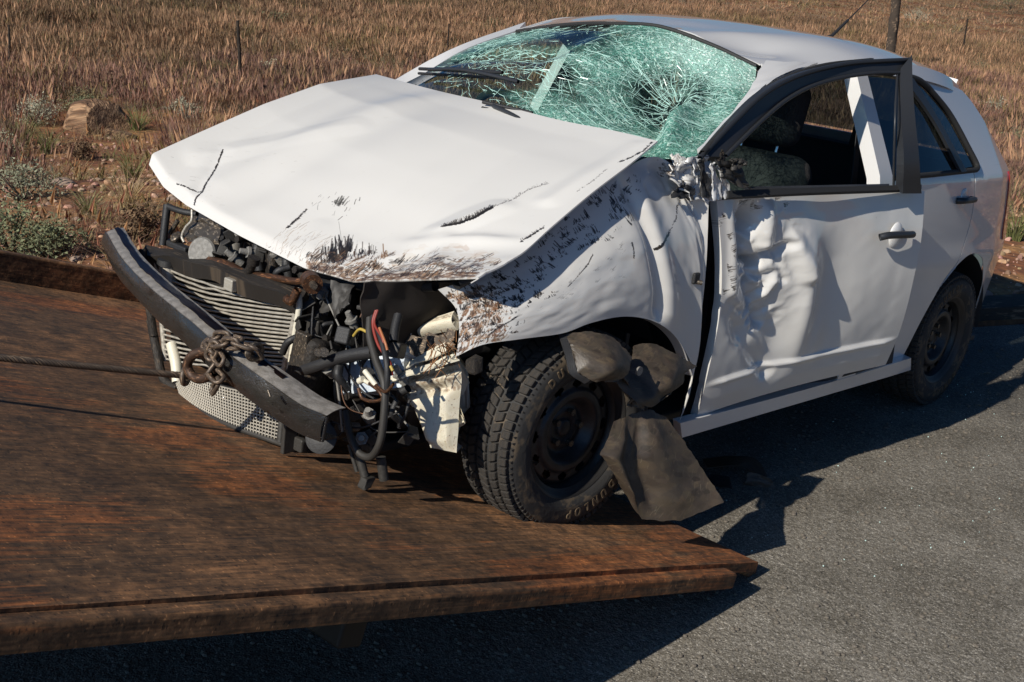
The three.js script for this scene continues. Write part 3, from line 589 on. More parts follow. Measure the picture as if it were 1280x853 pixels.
// --- windscreen pillars
part('windscreen_pillar', solid(coons([[-.457,1.058,-.72], [-.446,1.06,-.755]], [[-1.047,1.322,-.515], [-1.29, 1.336, -.572]], [[-.457,1.058,-.72], [-.615,1.124,-.68], [-.785,1.199,-.63], [-.933,1.267,-.57], [-1.047,1.322,-.515]], [[-.446,1.06,-.755], [-.6,1.139,-.715], [-.769,1.219,-.685], [-.969,1.277,-.63], [-1.29, 1.336, -.572]], 10, 30, (u, v) => [0, 0.006 * fbm(u * 3, v * 9, 2, 6), 0.01 * fbm(v * 8, u * 4, 2, 5) - 0.016 * Math.sin(Math.PI * u)]), 0.02), M.paint).userData.label = 'bent white windscreen pillar beside the broken glass';
part('far_pillar', solid(coons([[-0.33, 0.985, 0.655], [-0.40, 0.97, 0.76]], [roofCtrl[0][0], [-1.12, 1.34, 0.625]], [[-0.33, 0.985, 0.655], [-.605,1.095,0.655], [-.796,1.211,0.622], roofCtrl[0][0]], [[-0.40, 0.97, 0.76], [-0.78, 1.20, 0.685], [-1.12, 1.34, 0.625]], 6, 20), 0.025), M.paint).name = 'windscreen_pillar';
part('pillar_seal', tube([[-.395,1.071,-.77], [-.559,1.141,-.73], [-.768,1.24,-.69], [-.984,1.299,-.655], [-1.248,1.347,-.63], [-1.603,1.386,-.62]], 0.011, 50, 6), M.rubber);
// crushed metal and plastic at the base of the near pillar
{
  const torn = (pts, mat, n, amp) => { const g = coons(pts[0], pts[1], [pts[0][0], pts[1][0]], [pts[0][pts[0].length - 1], pts[1][pts[1].length - 1]], n, n, (u, v) => [amp * ridged(u * 4, v * 4, 3, n), amp * 0.8 * fbm(u * 6, v * 6, 3, n + 3), amp * ridged(v * 5, u * 3, 3, n + 7)]); return solid(g, 0.003); };
  const tp = (pts, name, mat, n, amp) => part(name, torn(pts, mat, n, amp), mat);
  tp([[[-.359,0.944,-.8], [-.505,0.946,-.8]], [[-.361,1.053,-.77], [-.439,1.065,-.77]]], 'torn_panel', M.paint, 16, 0.016);
  tp([[[-.243,1.005,-.78], [-.368,0.944,-.8]], [[-.292,1.057,-.745], [-.375,1.058,-.77]]], 'torn_panel', fenderPaint, 18, 0.02);
  tp([[[-.431,0.946,-.815], [-.481,0.946,-.81]], [[-.399,1.047,-.8], [-.423,1.052,-.8]]], 'torn_strip', M.paint, 12, 0.008);
  tp([[[-.489,0.949,-.815], [-.535,0.95,-.81]], [[-.433,1.045,-.8], [-.46,1.04,-.8]]], 'torn_strip', M.paint, 12, 0.008);
  tp([[[-.39,0.954,-.805], [-.427,0.953,-.805]], [[-.354,1.057,-.79], [-.387,1.057,-.79]]], 'torn_strip', M.black, 12, 0.012);
  tp([[[-.26,0.953,-.79], [-.351,0.944,-.8]], [[-.292,0.995,-.775], [-.347,1.001,-.785]]], 'torn_strip', M.black, 12, 0.014);
  tp([[[-.436,1.014,-.83], [-.559,0.979,-.85]], [[-.397,1.062,-.82], [-.519,1.055,-.83]]], 'mirror_remains', M.plastic, 16, 0.012);
  tp([[[-.467,1.039,-.84], [-.514,1.055,-.85]], [[-.455,1.067,-.83], [-.517,1.067,-.84]]], 'mirror_remains', M.plastic, 12, 0.014);
  tp([[[-.407,1.058,-.82], [-.449,1.058,-.82]], [[-.433,1.088,-.81], [-.445,1.088,-.81]]], 'mirror_remains', M.dirty, 8, 0.006);
}
// --- windscreen: laminated glass, caved in and crazed
const WS = (() => {
  const topE = roofCtrl[0].map((p) => [p[0] + 0.012, p[1] - 0.010, p[2] * 0.985]);
  const botE = [[-0.36, 0.985, 0.645], [-0.24, 0.985, 0.40], [-0.19, 0.985, 0.1], [-0.20, 0.985, -0.2], [-0.24, 0.985, -0.46], [-.458,1.05,-.715]];
  const left = [botE[0], [-.601,1.093,0.65], [-.805,1.212,0.618], topE[0]], right = [botE[5], [-.628,1.118,-.67], [-.798,1.193,-.62], [-.946,1.263,-.56], topE[5]];
  return coons(botE, topE, left, right, 120, 90, (u, v, p) => {
    const inn = Math.min(1, Math.min(u, 1 - u) * 9) * Math.min(1, Math.min(v, 1 - v) * 9);
    let d = 0.045 * Math.sin(Math.PI * u) * Math.sin(Math.PI * v);                                                            // natural bulge
    d -= 0.135 * Math.exp(-((((u - 0.80) / 0.12) ** 2) + ((v - 0.52) / 0.26) ** 2));                                          // where it is stove in
    d += 0.085 * Math.exp(-((((u - 0.885 + 0.10 * (v - 0.4)) / 0.035) ** 2) + ((v - 0.36) / 0.32) ** 2));                      // standing fold by the pillar
    d -= 0.060 * Math.exp(-((((u - 0.83 + 0.2 * (v - 0.4)) / 0.03) ** 2) + ((v - 0.24) / 0.18) ** 2));
    d += 0.018 * Math.exp(-((((u - 0.52 - 0.12 * (v - 0.5)) / 0.05) ** 2) + ((v - 0.55) / 0.3) ** 2));
    d -= 0.030 * Math.exp(-(((v - 0.55 - 0.10 * u) / 0.05) ** 2)) * (1 - sm(0.4, 0.6, u));                                     // horizontal sag on the far half
    d += 0.012 * ridged(u * 7, v * 5, 3, 88) * sm(0.45, 0.65, u) + 0.004 * fbm(u * 30, v * 24, 2, 3) * sm(0.45, 0.6, u);
    d *= inn;
    return [d * 0.62, d * 0.78, 0];
  });
})();
{
  const nu = 120, nv = 90, P = WS.attributes.position, Nn = WS.attributes.normal;
  const at = (u, v, off = 0) => {
    const x = Math.min(nu - 1e-6, Math.max(0, u * nu)), y = Math.min(nv - 1e-6, Math.max(0, v * nv)), i = Math.floor(x), j = Math.floor(y), a = x - i, b = y - j, o = new THREE.Vector3(), t = new THREE.Vector3();
    for (const [di, dj, w] of [[0, 0, (1 - a) * (1 - b)], [1, 0, a * (1 - b)], [0, 1, (1 - a) * b], [1, 1, a * b]]) { const k = (j + dj) * (nu + 1) + i + di; t.fromBufferAttribute(P, k); o.addScaledVector(t, w); t.fromBufferAttribute(Nn, k); o.addScaledVector(t, w * off); }
    return o;
  };
  const pane = part('windscreen', WS.clone(), phys({ color: rgb(0.52, 0.72, 0.66), roughness: 0.03, transmission: 1, thickness: 0, ior: 1.5 }));
  pane.userData.label = 'shattered green tinted windscreen caved in on the near side';
  // powdered and crazed glass: where the pane is crushed to small grains it turns opaque
  const dense = (u, v) => {
    const imp = Math.hypot((u - 0.81) / 0.10, (v - 0.60) / 0.17), n = fbm(u * 7, v * 7, 4, 61);
    let k = sm(0.50, 0.66, u + 0.16 * n) * (0.62 + 0.55 * fbm(u * 11, v * 9, 3, 15) + 0.3 * sm(0.6, 0.9, v));
    k *= 0.05 + 0.95 * sm(0.55, 1.35, imp + 0.5 * n);
    k = Math.max(k, 0.55 * sm(0.22, 0.05, Math.hypot((u - 0.13) / 1.2, v - 0.80) + 0.07 * n));
    k = Math.max(k, 0.35 * Math.exp(-(((v - 0.60 - 0.1 * u) / 0.035) ** 2)) * (0.6 + n));
    return k + 0.02;
  };
  const rows = [];
  for (let j = 0; j <= nv; j++) { const row = []; for (let i = 0; i <= nu; i++) row.push(at(i / nu, j / nv, 0.002)); rows.push(row); }
  const cell = (u, v, n) => { // distance to nearest and second nearest seed
    const x = u * n, y = v * n * 0.7, xi = Math.floor(x), yi = Math.floor(y); let a = 9, b = 9, id = 0;
    for (let dj = -1; dj <= 1; dj++) for (let di = -1; di <= 1; di++) { const px = xi + di + hash(xi + di, yi + dj, 3), py = yi + dj + hash(xi + di, yi + dj, 4), d = Math.hypot(px - x, py - y); if (d < a) { b = a; a = d; id = hash(xi + di, yi + dj, 5); } else if (d < b) b = d; }
    return [b - a, id];
  };
  const grains = [];
  const alpha = noiseTex(1536, 1024, (u, v) => { const k = dense(u, v), [e, id] = cell(u, v, 200), [e2] = cell(u, v, 34); const edge = sm(0.16, 0.02, e), big = sm(0.07, 0.01, e2); return gray(cl(255 * Math.min(0.96, k * (0.45 + 0.6 * id) + edge * (0.10 + k * 0.9) * sm(0.08, 0.3, k) + big * 0.6 * sm(0.07, 0.16, k)))); }, false);
  alpha.wrapS = alpha.wrapT = THREE.ClampToEdgeWrapping;
  const gcol = noiseTex(1536, 1024, (u, v) => { const [e, id] = cell(u, v, 200), w = sm(0.2, 0.02, e) * 0.55 + (id > 0.9 ? 0.6 : 0) + 0.25 * fbm(u * 9, v * 9, 3, 5) + 0.45 * sm(0.55, 0.95, v) * sm(0.6, 0.8, u); return [cl(lerp(92, 215, w)), cl(lerp(152, 236, w)), cl(lerp(136, 224, w))]; });
  gcol.wrapS = gcol.wrapT = THREE.ClampToEdgeWrapping;
  const gb = noiseTex(1536, 1024, (u, v) => gray(cl(255 * cell(u, v, 200)[1])), false);
  sub('crazed_layer', gridGeo(rows), std({ map: gcol, alphaMap: alpha, transparent: true, roughness: 0.35, bumpMap: gb, bumpScale: 0.002 }), pane);
  // crack lines as thin raised slivers
  const pos = [], idx = [];
  const seg = (a, b, w) => { const p = at(...a, 0.004), q = at(...b, 0.004), m = at((a[0] + b[0]) / 2, (a[1] + b[1]) / 2, 1).sub(at((a[0] + b[0]) / 2, (a[1] + b[1]) / 2, 0)).normalize(); const s = q.clone().sub(p).cross(m).normalize().multiplyScalar(w / 2).addScaledVector(m, rr(-0.4, 0.4) * w); const k = pos.length / 3; for (const r of [p.clone().add(s), p.clone().sub(s), q.clone().sub(s), q.clone().add(s)]) pos.push(r.x, r.y, r.z); idx.push(k, k + 1, k + 2, k, k + 2, k + 3); };
  const crack = (u, v, a, len, w, branch = 0.12, depth = 0) => { const st = 0.018; for (let l = 0; l < len; l += st) { const a2 = a + rr(-0.35, 0.35), u2 = u + Math.cos(a2) * st, v2 = v + Math.sin(a2) * st * 1.3; if (u2 < 0.01 || u2 > 0.99 || v2 < 0.02 || v2 > 0.985) return; if (rnd() < 0.92) seg([u, v], [u2, v2], w * rr(0.5, 1.3)); if (depth < 2 && rnd() < branch) crack(u2, v2, a2 + pick([-1, 1]) * rr(0.5, 1.3), rr(0.04, 0.14), w * 0.7, branch, depth + 1); u = u2; v = v2; a += rr(-0.12, 0.12); } };
  for (let i = 0; i < 54; i++) { const a = i / 54 * 6.283 + rr(-0.05, 0.05); crack(0.81 + Math.cos(a) * 0.025, 0.60 + Math.sin(a) * 0.04, a, rr(0.08, 0.3), 0.0016); }
  for (let r = 0.05; r < 0.34; r += rr(0.012, 0.024)) for (let k = 0; k < 26; k++) { if (rnd() < 0.35) continue; const a = k / 26 * 6.283, b = (k + 1) / 26 * 6.283, q = r * rr(0.95, 1.05), o = (t, s) => [0.81 + Math.cos(t) * s, 0.60 + Math.sin(t) * s * 1.35]; const p0 = o(a, q), p1 = o(b, r * rr(0.95, 1.05)); if (p1[0] < 0.98 && p0[0] < 0.98 && p1[1] < 0.98 && p1[1] > 0.02 && p0[1] > 0.02 && p0[1] < 0.98) seg(p0, p1, 0.0014); }
  for (let i = 0; i < 70; i++) crack(0.14 + rr(-0.11, 0.11), 0.80 + rr(-0.16, 0.15), rr(0, 6.28), rr(0.05, 0.2), 0.0014);
  for (let i = 0; i < 12; i++) crack(rr(0.02, 0.2), 0.58 + rr(-0.05, 0.05), rr(-0.25, 0.25), rr(0.3, 0.6), 0.0018, 0.14);
  for (let i = 0; i < 16; i++) crack(rr(0.1, 0.55), rr(0.25, 0.6), rr(-0.9, 0.3), rr(0.1, 0.3), 0.0014, 0.15);
  for (let i = 0; i < 200; i++) crack(rr(0.55, 0.98), rr(0.05, 0.97), rr(0, 6.28), rr(0.03, 0.12), 0.0013, 0.1);
  for (let i = 0; i < 60; i++) crack(rr(0.02, 0.98), rr(0.93, 0.98), rr(0, 6.28), rr(0.03, 0.1), 0.0014, 0.1);
  for (let i = 0; i < 260; i++) { const u = rr(0.03, 0.97), v = rr(0.1, 0.97), a = rr(0, 6.28); seg([u, v], [u + Math.cos(a) * 0.006, v + Math.sin(a) * 0.006], 0.0022); }
  const cg = new THREE.BufferGeometry(); cg.setAttribute('position', new THREE.Float32BufferAttribute(pos, 3)); cg.setAttribute('uv', new THREE.Float32BufferAttribute(new Float32Array(pos.length / 3 * 2), 2)); cg.setIndex(idx); cg.computeVertexNormals();
  tag(sub('crack_slivers', cg, std({ color: rgb(0.42, 0.66, 0.58), roughness: 0.25 }), pane), null, null, null, 'stuff');
  sub('screen_seal', tube(Array.from({ length: 24 }, (_, i) => at(i / 23, 0.995, 0.004)), 0.008, 60, 6), M.rubber, pane);
  // wipers lying on the glass
  const wiper = (a, b, c, d) => { const w = part('wiper', merge([tube([at(...a, 0.035), at(...b, 0.03)], 0.006, 12, 6), tube([at(a[0], a[1] - 0.015, 0.022), at(b[0], b[1] - 0.015, 0.016)], 0.005, 12, 6)]), M.black); sub('wiper_arm', tube([at(...c, 0.02), at((c[0] + d[0]) / 2, (c[1] + d[1]) / 2, 0.04), at(...d, 0.032)], 0.007, 20, 6), M.trim, w); };
  wiper([0.035, 0.36], [0.43, 0.37], [0.50, 0.33], [0.12, 0.345]);
  wiper([0.47, 0.16], [0.60, 0.17], [0.66, 0.08], [0.5, 0.155]);
}
// --- tail
{
  const gate = part('tailgate', solid(loft([
    [[-3.02, 0.48, 0.66], [-3.09, 0.48, 0], [-3.02, 0.48, -0.66]], [[-3.03, 0.75, 0.67], [-3.10, 0.75, 0], [-3.03, 0.75, -0.67]], [[-2.95, 1.03, 0.64], [-3.02, 1.03, 0], [-2.95, 1.03, -0.64]],
  ], 20, 16), 0.01), M.paint);
  sub('rear_window', loft([[[-2.95, 1.04, 0.63], [-3.02, 1.04, 0], [-2.95, 1.04, -0.63]], [[-2.61, 1.31, 0.52], [-2.65, 1.36, 0], [-2.61, 1.31, -0.52]]], 16, 6), glassSide, gate);
  part('spoiler', solid(loft([[[-2.585, 1.335, 0.53], [-2.62, 1.39, 0], [-2.585, 1.335, -0.53]], [[-2.68, 1.325, 0.50], [-2.72, 1.37, 0], [-2.68, 1.325, -0.50]]], 20, 6), 0.022), M.paint);
  part('rear_bumper', solid(loft([[[-2.98, 0.25, 0.70], [-3.10, 0.25, 0.5], [-3.15, 0.25, 0], [-3.10, 0.25, -0.5], [-2.98, 0.25, -0.70]], [[-2.96, 0.47, 0.71], [-3.10, 0.47, 0.5], [-3.15, 0.47, 0], [-3.10, 0.47, -0.5], [-2.96, 0.47, -0.71]]], 30, 6), 0.01), M.paint);
  part('floor_pan', merge([rbox(2.9, 0.03, 1.40, [-1.6, 0.215, 0], 0.01), rbox(0.9, 0.25, 1.36, [-2.6, 0.35, 0], 0.05)]), M.black);
  part('parcel_shelf', rbox(0.5, 0.03, 1.3, [-2.62, 0.98, 0], 0.01), M.dash);
}
// --- cabin
{
  const dash = part('dashboard', merge([solid(loft([[[-0.25, 0.95, 0.62], [-0.2, 0.96, 0], [-0.25, 0.95, -0.62]], [[-0.62, 0.93, 0.64], [-0.66, 0.93, 0], [-0.62, 0.93, -0.64]], [[-0.72, 0.80, 0.64], [-0.76, 0.80, 0], [-0.72, 0.80, -0.64]], [[-0.60, 0.55, 0.64], [-0.62, 0.55, 0], [-0.60, 0.55, -0.64]]], 20, 20), 0.02), rbox(0.02, 0.75, 1.3, [-0.36, 0.58, 0], 0.004)]), M.dash);
  const ring = new THREE.TorusGeometry(0.185, 0.015, 10, 40); ring.rotateY(Math.PI / 2); ring.rotateZ(-0.45); ring.translate(-0.83, 0.92, 0.36);
  const wheel = part('steering_wheel', ring, M.dash);
  sub('hub', merge([rbox(0.05, 0.11, 0.15, [-0.82, 0.915, 0.36], 0.02, [0, 0, -0.45]), rod([-0.80, 0.90, 0.36], [-0.6, 0.80, 0.36], 0.03)]), M.dash, wheel);
  const seat = (z, x) => {
    const g = grp('front_seat', car); g.position.x = 2.46;
    const back = crumple(new RoundedBoxGeometry(0.15, 0.62, 0.47, 6, 0.07), 0.012, 5, 3); back.rotateZ(0.28); back.translate(x - 0.10, 0.72, z);
    mesh('seat_back', back, M.seat, g);
    const cush = crumple(new RoundedBoxGeometry(0.52, 0.17, 0.49, 6, 0.07), 0.012, 5, 8); cush.translate(x + 0.20, 0.42, z);
    mesh('seat_cushion', cush, M.seat, g);
    const head = crumple(new RoundedBoxGeometry(0.115, 0.235, 0.31, 6, 0.05), 0.006, 6, 4); head.rotateZ(0.18); head.translate(x - 0.185, 1.16, z);
    mesh('headrest', head, M.seat, g);
    for (const s of [-1, 1]) mesh('headrest_post', rod([x - 0.175, 0.98, z + s * 0.075], [x - 0.195, 1.10, z + s * 0.075], 0.006), M.chrome, g);
    mesh('seat_base', rbox(0.4, 0.12, 0.4, [x + 0.18, 0.29, z], 0.02), M.black, g);
  };
  seat(-0.35, -1.22); seat(0.35, -1.22);
  const rear = grp('rear_seat', car); rear.position.x = 2.46;
  mesh('seat_back', rbox(0.16, 0.62, 1.22, [-2.28, 0.72, 0], 0.06, [0, 0, 0.3]), M.seat, rear);
  mesh('seat_cushion', rbox(0.5, 0.18, 1.22, [-1.98, 0.43, 0], 0.06), M.seat, rear);
  for (const z of [-0.36, 0.36]) mesh('headrest', rbox(0.10, 0.16, 0.26, [-2.36, 1.07, z], 0.04, [0, 0, 0.2]), M.seat, rear);
  for (const z of [0.33, -0.33]) part('sun_visor', crumple(rbox(0.145, 0.022, 0.36, [-1.17, 1.30, z * 0.9], 0.009, [0, 0, 0.5]), 0.004, 7), M.liner);
  part('rear_view_mirror', merge([rbox(0.03, 0.06, 0.22, [-0.86, 1.25, 0.02], 0.012, [0, 0, 0.2]), rod([-0.86, 1.27, 0.02], [-0.90, 1.33, 0.02], 0.008)]), M.dash);
  part('seat_belt', strip([[-1.53, 1.22, -0.645], [-1.50, 0.85, -0.70], [-1.47, 0.4, -0.72]], [[-1.58, 1.22, -0.640], [-1.55, 0.85, -0.695], [-1.52, 0.4, -0.715]], 12, 0.002), M.black);
}
// --- wheels
const font = await new FontLoader().loadAsync('fonts/droid/droid_sans_bold.typeface.json');
const tyreDirt = noiseTex(512, 512, (u, v) => { const n = sm(0.05, 0.5, pfbm(u, v, 7, 5, 3)); return [cl(lerp(70, 128, n)), cl(lerp(69, 112, n)), cl(lerp(68, 92, n))]; });
const tyreMat = std({ color: rgb(0.42, 0.42, 0.42), map: rep(tyreDirt, 6, 2), roughness: 0.78, bumpMap: rep(bumpFine, 10, 3), bumpScale: 0.001 });
function wheel(name, x, y, z, s, steer, detailed) {   // s = -1: outer face towards -z
  const g = grp(name, car); g.position.set(x + 2.46, y, z); g.rotation.y = steer;
  const ax = (geo) => { geo.rotateX(s < 0 ? -Math.PI / 2 : Math.PI / 2); return geo; };   // lathe axis y: outer face is +y
  mesh('tyre', ax(lathe([[0.186, -0.078], [0.192, -0.088], [0.225, -0.097], [0.250, -0.096], [0.268, -0.088], [0.280, -0.070], [0.2825, -0.03], [0.283, 0], [0.2825, 0.03], [0.280, 0.070], [0.268, 0.088], [0.250, 0.096], [0.225, 0.097], [0.215, 0.0985], [0.208, 0.0945], [0.192, 0.088], [0.186, 0.078]], 96)), tyreMat, g);
  if (detailed) {
    const blocks = [];
    for (const [a, w, n, sk, off, r] of [[0.074, 0.026, 70, 0.10, 0, 0.281], [0.040, 0.026, 64, 0.45, 0.3, 0.2845], [0.0, 0.030, 70, -0.35, 0.1, 0.285], [-0.040, 0.026, 64, 0.45, 0.5, 0.2845], [-0.074, 0.026, 70, -0.10, 0.2, 0.281]])
      for (let k = 0; k < n; k++) { const L = 2 * Math.PI * r / n * 0.80, b = new RoundedBoxGeometry(L, 0.014, w, 1, 0.0025); b.rotateX(a > 0.06 ? 0.22 : a < -0.06 ? -0.22 : 0); b.applyMatrix4(new THREE.Matrix4().makeShear(0, 0, 0, 0, sk, 0)); b.translate(0, r, a); b.rotateZ((k + off) / n * 2 * Math.PI); blocks.push(b); }
    for (let k = 0; k < 96; k++) { const b = new THREE.BoxGeometry(0.0035, 0.012, 0.006); b.translate(0, 0.264, 0.089); b.rotateZ(k / 96 * 2 * Math.PI); blocks.push(b); }
    const tg = merge(blocks); if (s < 0) tg.rotateY(Math.PI);
    tag(mesh('tread', tg, tyreMat, g), null, null, null, 'stuff');
    const letters = [];
    'DUNLOP'.split('').forEach((ch, i) => { for (const o of [0.75, 3.9]) { const t = new TextGeometry(ch, { font, size: 0.026, depth: 0.003, curveSegments: 3 }); t.computeBoundingBox(); t.translate(-t.boundingBox.max.x / 2, 0.222, 0.096); t.rotateZ(o - i * 0.155); letters.push(t); } });
    const lg = merge(letters); if (s < 0) lg.rotateY(Math.PI);
    mesh('sidewall_lettering', lg, std({ color: rgb(0.12, 0.085, 0.05), roughness: 0.9 }), g);
  }
  // pressed steel rim
  const bar = ax(lathe([[0.178, -0.08], [0.186, -0.078], [0.166, -0.06], [0.158, 0.02], [0.166, 0.05], [0.176, 0.066], [0.190, 0.078], [0.193, 0.083], [0.188, 0.086], [0.178, 0.074], [0.166, 0.066]], 64));
  // pressed disc: polar mesh with oval vent holes left open
  const prof = (r) => 0.020 + 0.036 * sm(0.068, 0.102, r) - 0.010 * sm(0.118, 0.128, r) - 0.014 * sm(0.150, 0.166, r) + 0.006 * Math.exp(-(((r - 0.05) / 0.012) ** 2));
  const nr = 34, na = 196, dp = [], di = [];
  for (let j = 0; j <= nr; j++) for (let i = 0; i < na; i++) { const r = 0.024 + 0.144 * j / nr, a = i / na * 2 * Math.PI; dp.push(Math.cos(a) * r, Math.sin(a) * r, s * -1 * -prof(r)); }
  for (let j = 0; j < nr; j++) for (let i = 0; i < na; i++) {
    const r = 0.024 + 0.144 * (j + 0.5) / nr, a = (i + 0.5) / na * 2 * Math.PI, k = Math.round(a / (2 * Math.PI) * 12) / 12 * 2 * Math.PI, tx = (a - k) * r, ty = r - 0.139;
    if ((tx / 0.0175) ** 2 + (ty / 0.0115) ** 2 < 1) continue;
    const p = j * na + i, q = j * na + (i + 1) % na; di.push(p, q, q + na, p, q + na, p + na);
  }
  const disc = new THREE.BufferGeometry(); disc.setAttribute('position', new THREE.Float32BufferAttribute(dp, 3)); disc.setAttribute('uv', new THREE.Float32BufferAttribute(dp.flatMap((v, i) => i % 3 === 2 ? [] : [v * 4]), 2)); disc.setIndex(di); disc.computeVertexNormals();
  const rimMat = std({ color: rgb(0.05, 0.05, 0.052), map: rep(dustTex, 2), roughness: 0.42, metalness: 0.2 });
  mesh('rim_barrel', bar, rimMat, g).name = 'rim_barrel';
  mesh('rim_disc', disc, rimMat, g);
  const cap = ax(lathe([[0, 0.030], [0.018, 0.030], [0.026, 0.026], [0.029, 0.012]], 24)); mesh('hub_cap', cap, rimMat, g);
  for (let k = 0; k < 5; k++) { const a = k / 5 * 2 * Math.PI + 0.5, b = new THREE.CylinderGeometry(0.0088, 0.0098, 0.022, 6); b.rotateX(Math.PI / 2); b.translate(Math.cos(a) * 0.05, Math.sin(a) * 0.05, s * 0.032); mesh('wheel_bolt', b, M.alu, g); }
  const drum = ax(lathe([[0, -0.01], [0.115, -0.01], [0.12, -0.02], [0.12, -0.06], [0, -0.06]], 32)); mesh('brake_drum', drum, M.engine, g);
  return g;
}
const fw = wheel('front_wheel', 0, 0.292, -0.715, -1, -0.06, true);
fw.userData.label = 'front wheel with black steel rim and ribbed tyre';
wheel('rear_wheel', -2.46, 0.292, -0.705, -1, 0, true).userData.label = 'rear wheel with black steel rim in the shade';
wheel('front_wheel', 0, 0.292, 0.715, 1, -0.06, false);
wheel('rear_wheel', -2.46, 0.292, 0.705, 1, 0, false);
// --- torn wheel arch liner hanging over the front wheel
const linerTex = canvasTex(512, 512, (c, w, h) => { c.fillStyle = '#423a31'; c.fillRect(0, 0, w, h); blotch(c, w, h, 300, 0, 1, 0, 1, 50, ['#554939', '#2c2620', '#665845', '#3f372f'], 0.35); scuffs(c, w, h, 260, 0, 1, 0, 1, 60, 0.9, ['#a5967f', '#8d806e', '#3a342d'], 1.6, 0.6); blotch(c, w, h, 26, 0, 1, 0, 1, 34, ['#221d18', '#2a241e'], 0.55); scuffs(c, w, h, 60, 0, 1, 0, 1, 90, 0.7, ['#7a6c59', '#241f1a'], 1.2, 0.5); });
const linerMat = std({ color: rgb(0.95, 0.95, 0.95), map: linerTex, roughness: 0.5, bumpMap: rep(bumpFine, 3), bumpScale: 0.0005 });
{
  const L = (b, t, l, r, f, lab, s) => {
    const p = part('arch_liner', solid(coons(lin(b), s < 20 ? t : lin(t), lin(l), s < 20 ? r : lin(r), 44, 36, (u, v, q) => { const d = f(u, v, q), e = Math.max(0, 1 - Math.min(u, 1 - u, v, 1 - v) * 16), k = e * 0.0032; return [d[0] + k * ridged(u * 13, v * 13, 2, s), d[1] + k * ridged(v * 15, u * 11, 2, s + 4), d[2] + 0.5 * k * fbm(u * 9, v * 9, 2, s + 8)]; }), -0.0025), linerMat);
    p.userData.label = lab; return p;
  };
  const V = (t, c, w) => Math.max(0, 1 - Math.abs(t - c) / w);
  // domed piece with a black turned-over lip
  { const b = [[0.154,0.553,-.85], [0.16,0.52,-.875], [0.133,0.5,-.9], [0.061,0.495,-.93]], t = [[0.135,0.597,-.8], [0.073,0.606,-.83], [0.003,0.587,-.86], [-.049,0.54,-.89]];
    const p = L(b, t, [b[0], t[0]], [b[3], [0.006,0.508,-.925], t[3]], (u, v) => { const e = Math.sin(Math.PI * u) * Math.sin(Math.PI * Math.min(1, v * 1.05)); return [0.006 * e, 0.004 * e, -0.045 * e - 0.006 * Math.exp(-(((u - 0.6 + 0.2 * v) / 0.12) ** 2))]; }, 'domed torn piece of brown black wheel arch liner', 3);
    sub('lip', strip([t[0], b[0], b[1], b[2]], [[t[0][0] + 0.018, t[0][1], t[0][2] + 0.012], [b[0][0] + 0.018, b[0][1], b[0][2] + 0.012], [b[1][0] + 0.016, b[1][1] - 0.006, b[1][2] + 0.012], [b[2][0] + 0.006, b[2][1] - 0.012, b[2][2] + 0.012]], 24, 0.004), M.black, p); }
  // saddle piece behind it
  { const b = [[-.024,0.464,-.87], [-.092,0.402,-.9], [-.144,0.389,-.92], [-.215,0.422,-.925]], t = [[-.149,0.54,-.82], [-.208,0.544,-.84], [-.28,0.516,-.87], [-.37,0.475,-.9]];
    const p = L(b, t, [b[0], [-.099,0.488,-.86], t[0]], [b[3], [-.29,0.442,-.915], [-.294,0.464,-.91], t[3]], (u, v) => { const e = Math.sin(Math.PI * u) * Math.sin(Math.PI * v); return [0, 0, -0.03 * e - 0.010 * Math.exp(-(((u - 0.4 - 0.2 * v) / 0.15) ** 2)) + 0.012 * Math.exp(-(((v - 0.4 + 0.2 * u) / 0.12) ** 2))]; }, 'cupped torn piece of wheel arch liner with a push clip', 13);
    sub('push_clip', (() => { const c = new THREE.CylinderGeometry(0.012, 0.013, 0.006, 16); c.rotateX(Math.PI / 2); c.translate(...[-.058,0.506,-.915]); return c; })(), M.greyPlastic, p); }
  { const b = [[-.06,0.4,-.9], [-.126,0.38,-.915]], t = [[-.034,0.484,-.88], [-.156,0.428,-.9]];
    L(b, t, [b[0], [-.085,0.434,-.89], t[0]], [b[1], [-.108,0.413,-.905], t[1]], (u, v) => [0, 0, 0.016 * V(u, 0.5, 0.4) + 0.008 * ridged(u * 3, v * 4, 2, 2)], 'narrow twisted neck of wheel arch liner', 23); }
  // large lower flap standing in front of the rim
  { const b = [[-.07,0.159,-.92], [-.131,0.069,-.96], [-.237,0.064,-1.02], [-.373,0.113,-1.07]], t = [[-.048,0.345,-.87], [-.111,0.362,-.88], [-.163,0.374,-.9], [-.212,0.354,-.925]];
    L(b, t, [b[0], [0.03,0.277,-.89], t[0]], [b[3], [-.342,0.187,-1.01], [-.284,0.27,-.965], t[3]], (u, v) => { const e = Math.min(1, Math.min(v, 1 - v) * 5); return [0, 0, e * (-0.030 * Math.exp(-(((u - 0.15) / 0.12) ** 2)) + 0.014 * V(u, 0.42 + 0.06 * v, 0.08) - 0.020 * Math.exp(-(((u - 0.62) / 0.18) ** 2)) + 0.003 * fbm(u * 5, v * 5, 2, 26))]; }, 'large creased flap of liner hanging before the front rim', 33); }
}
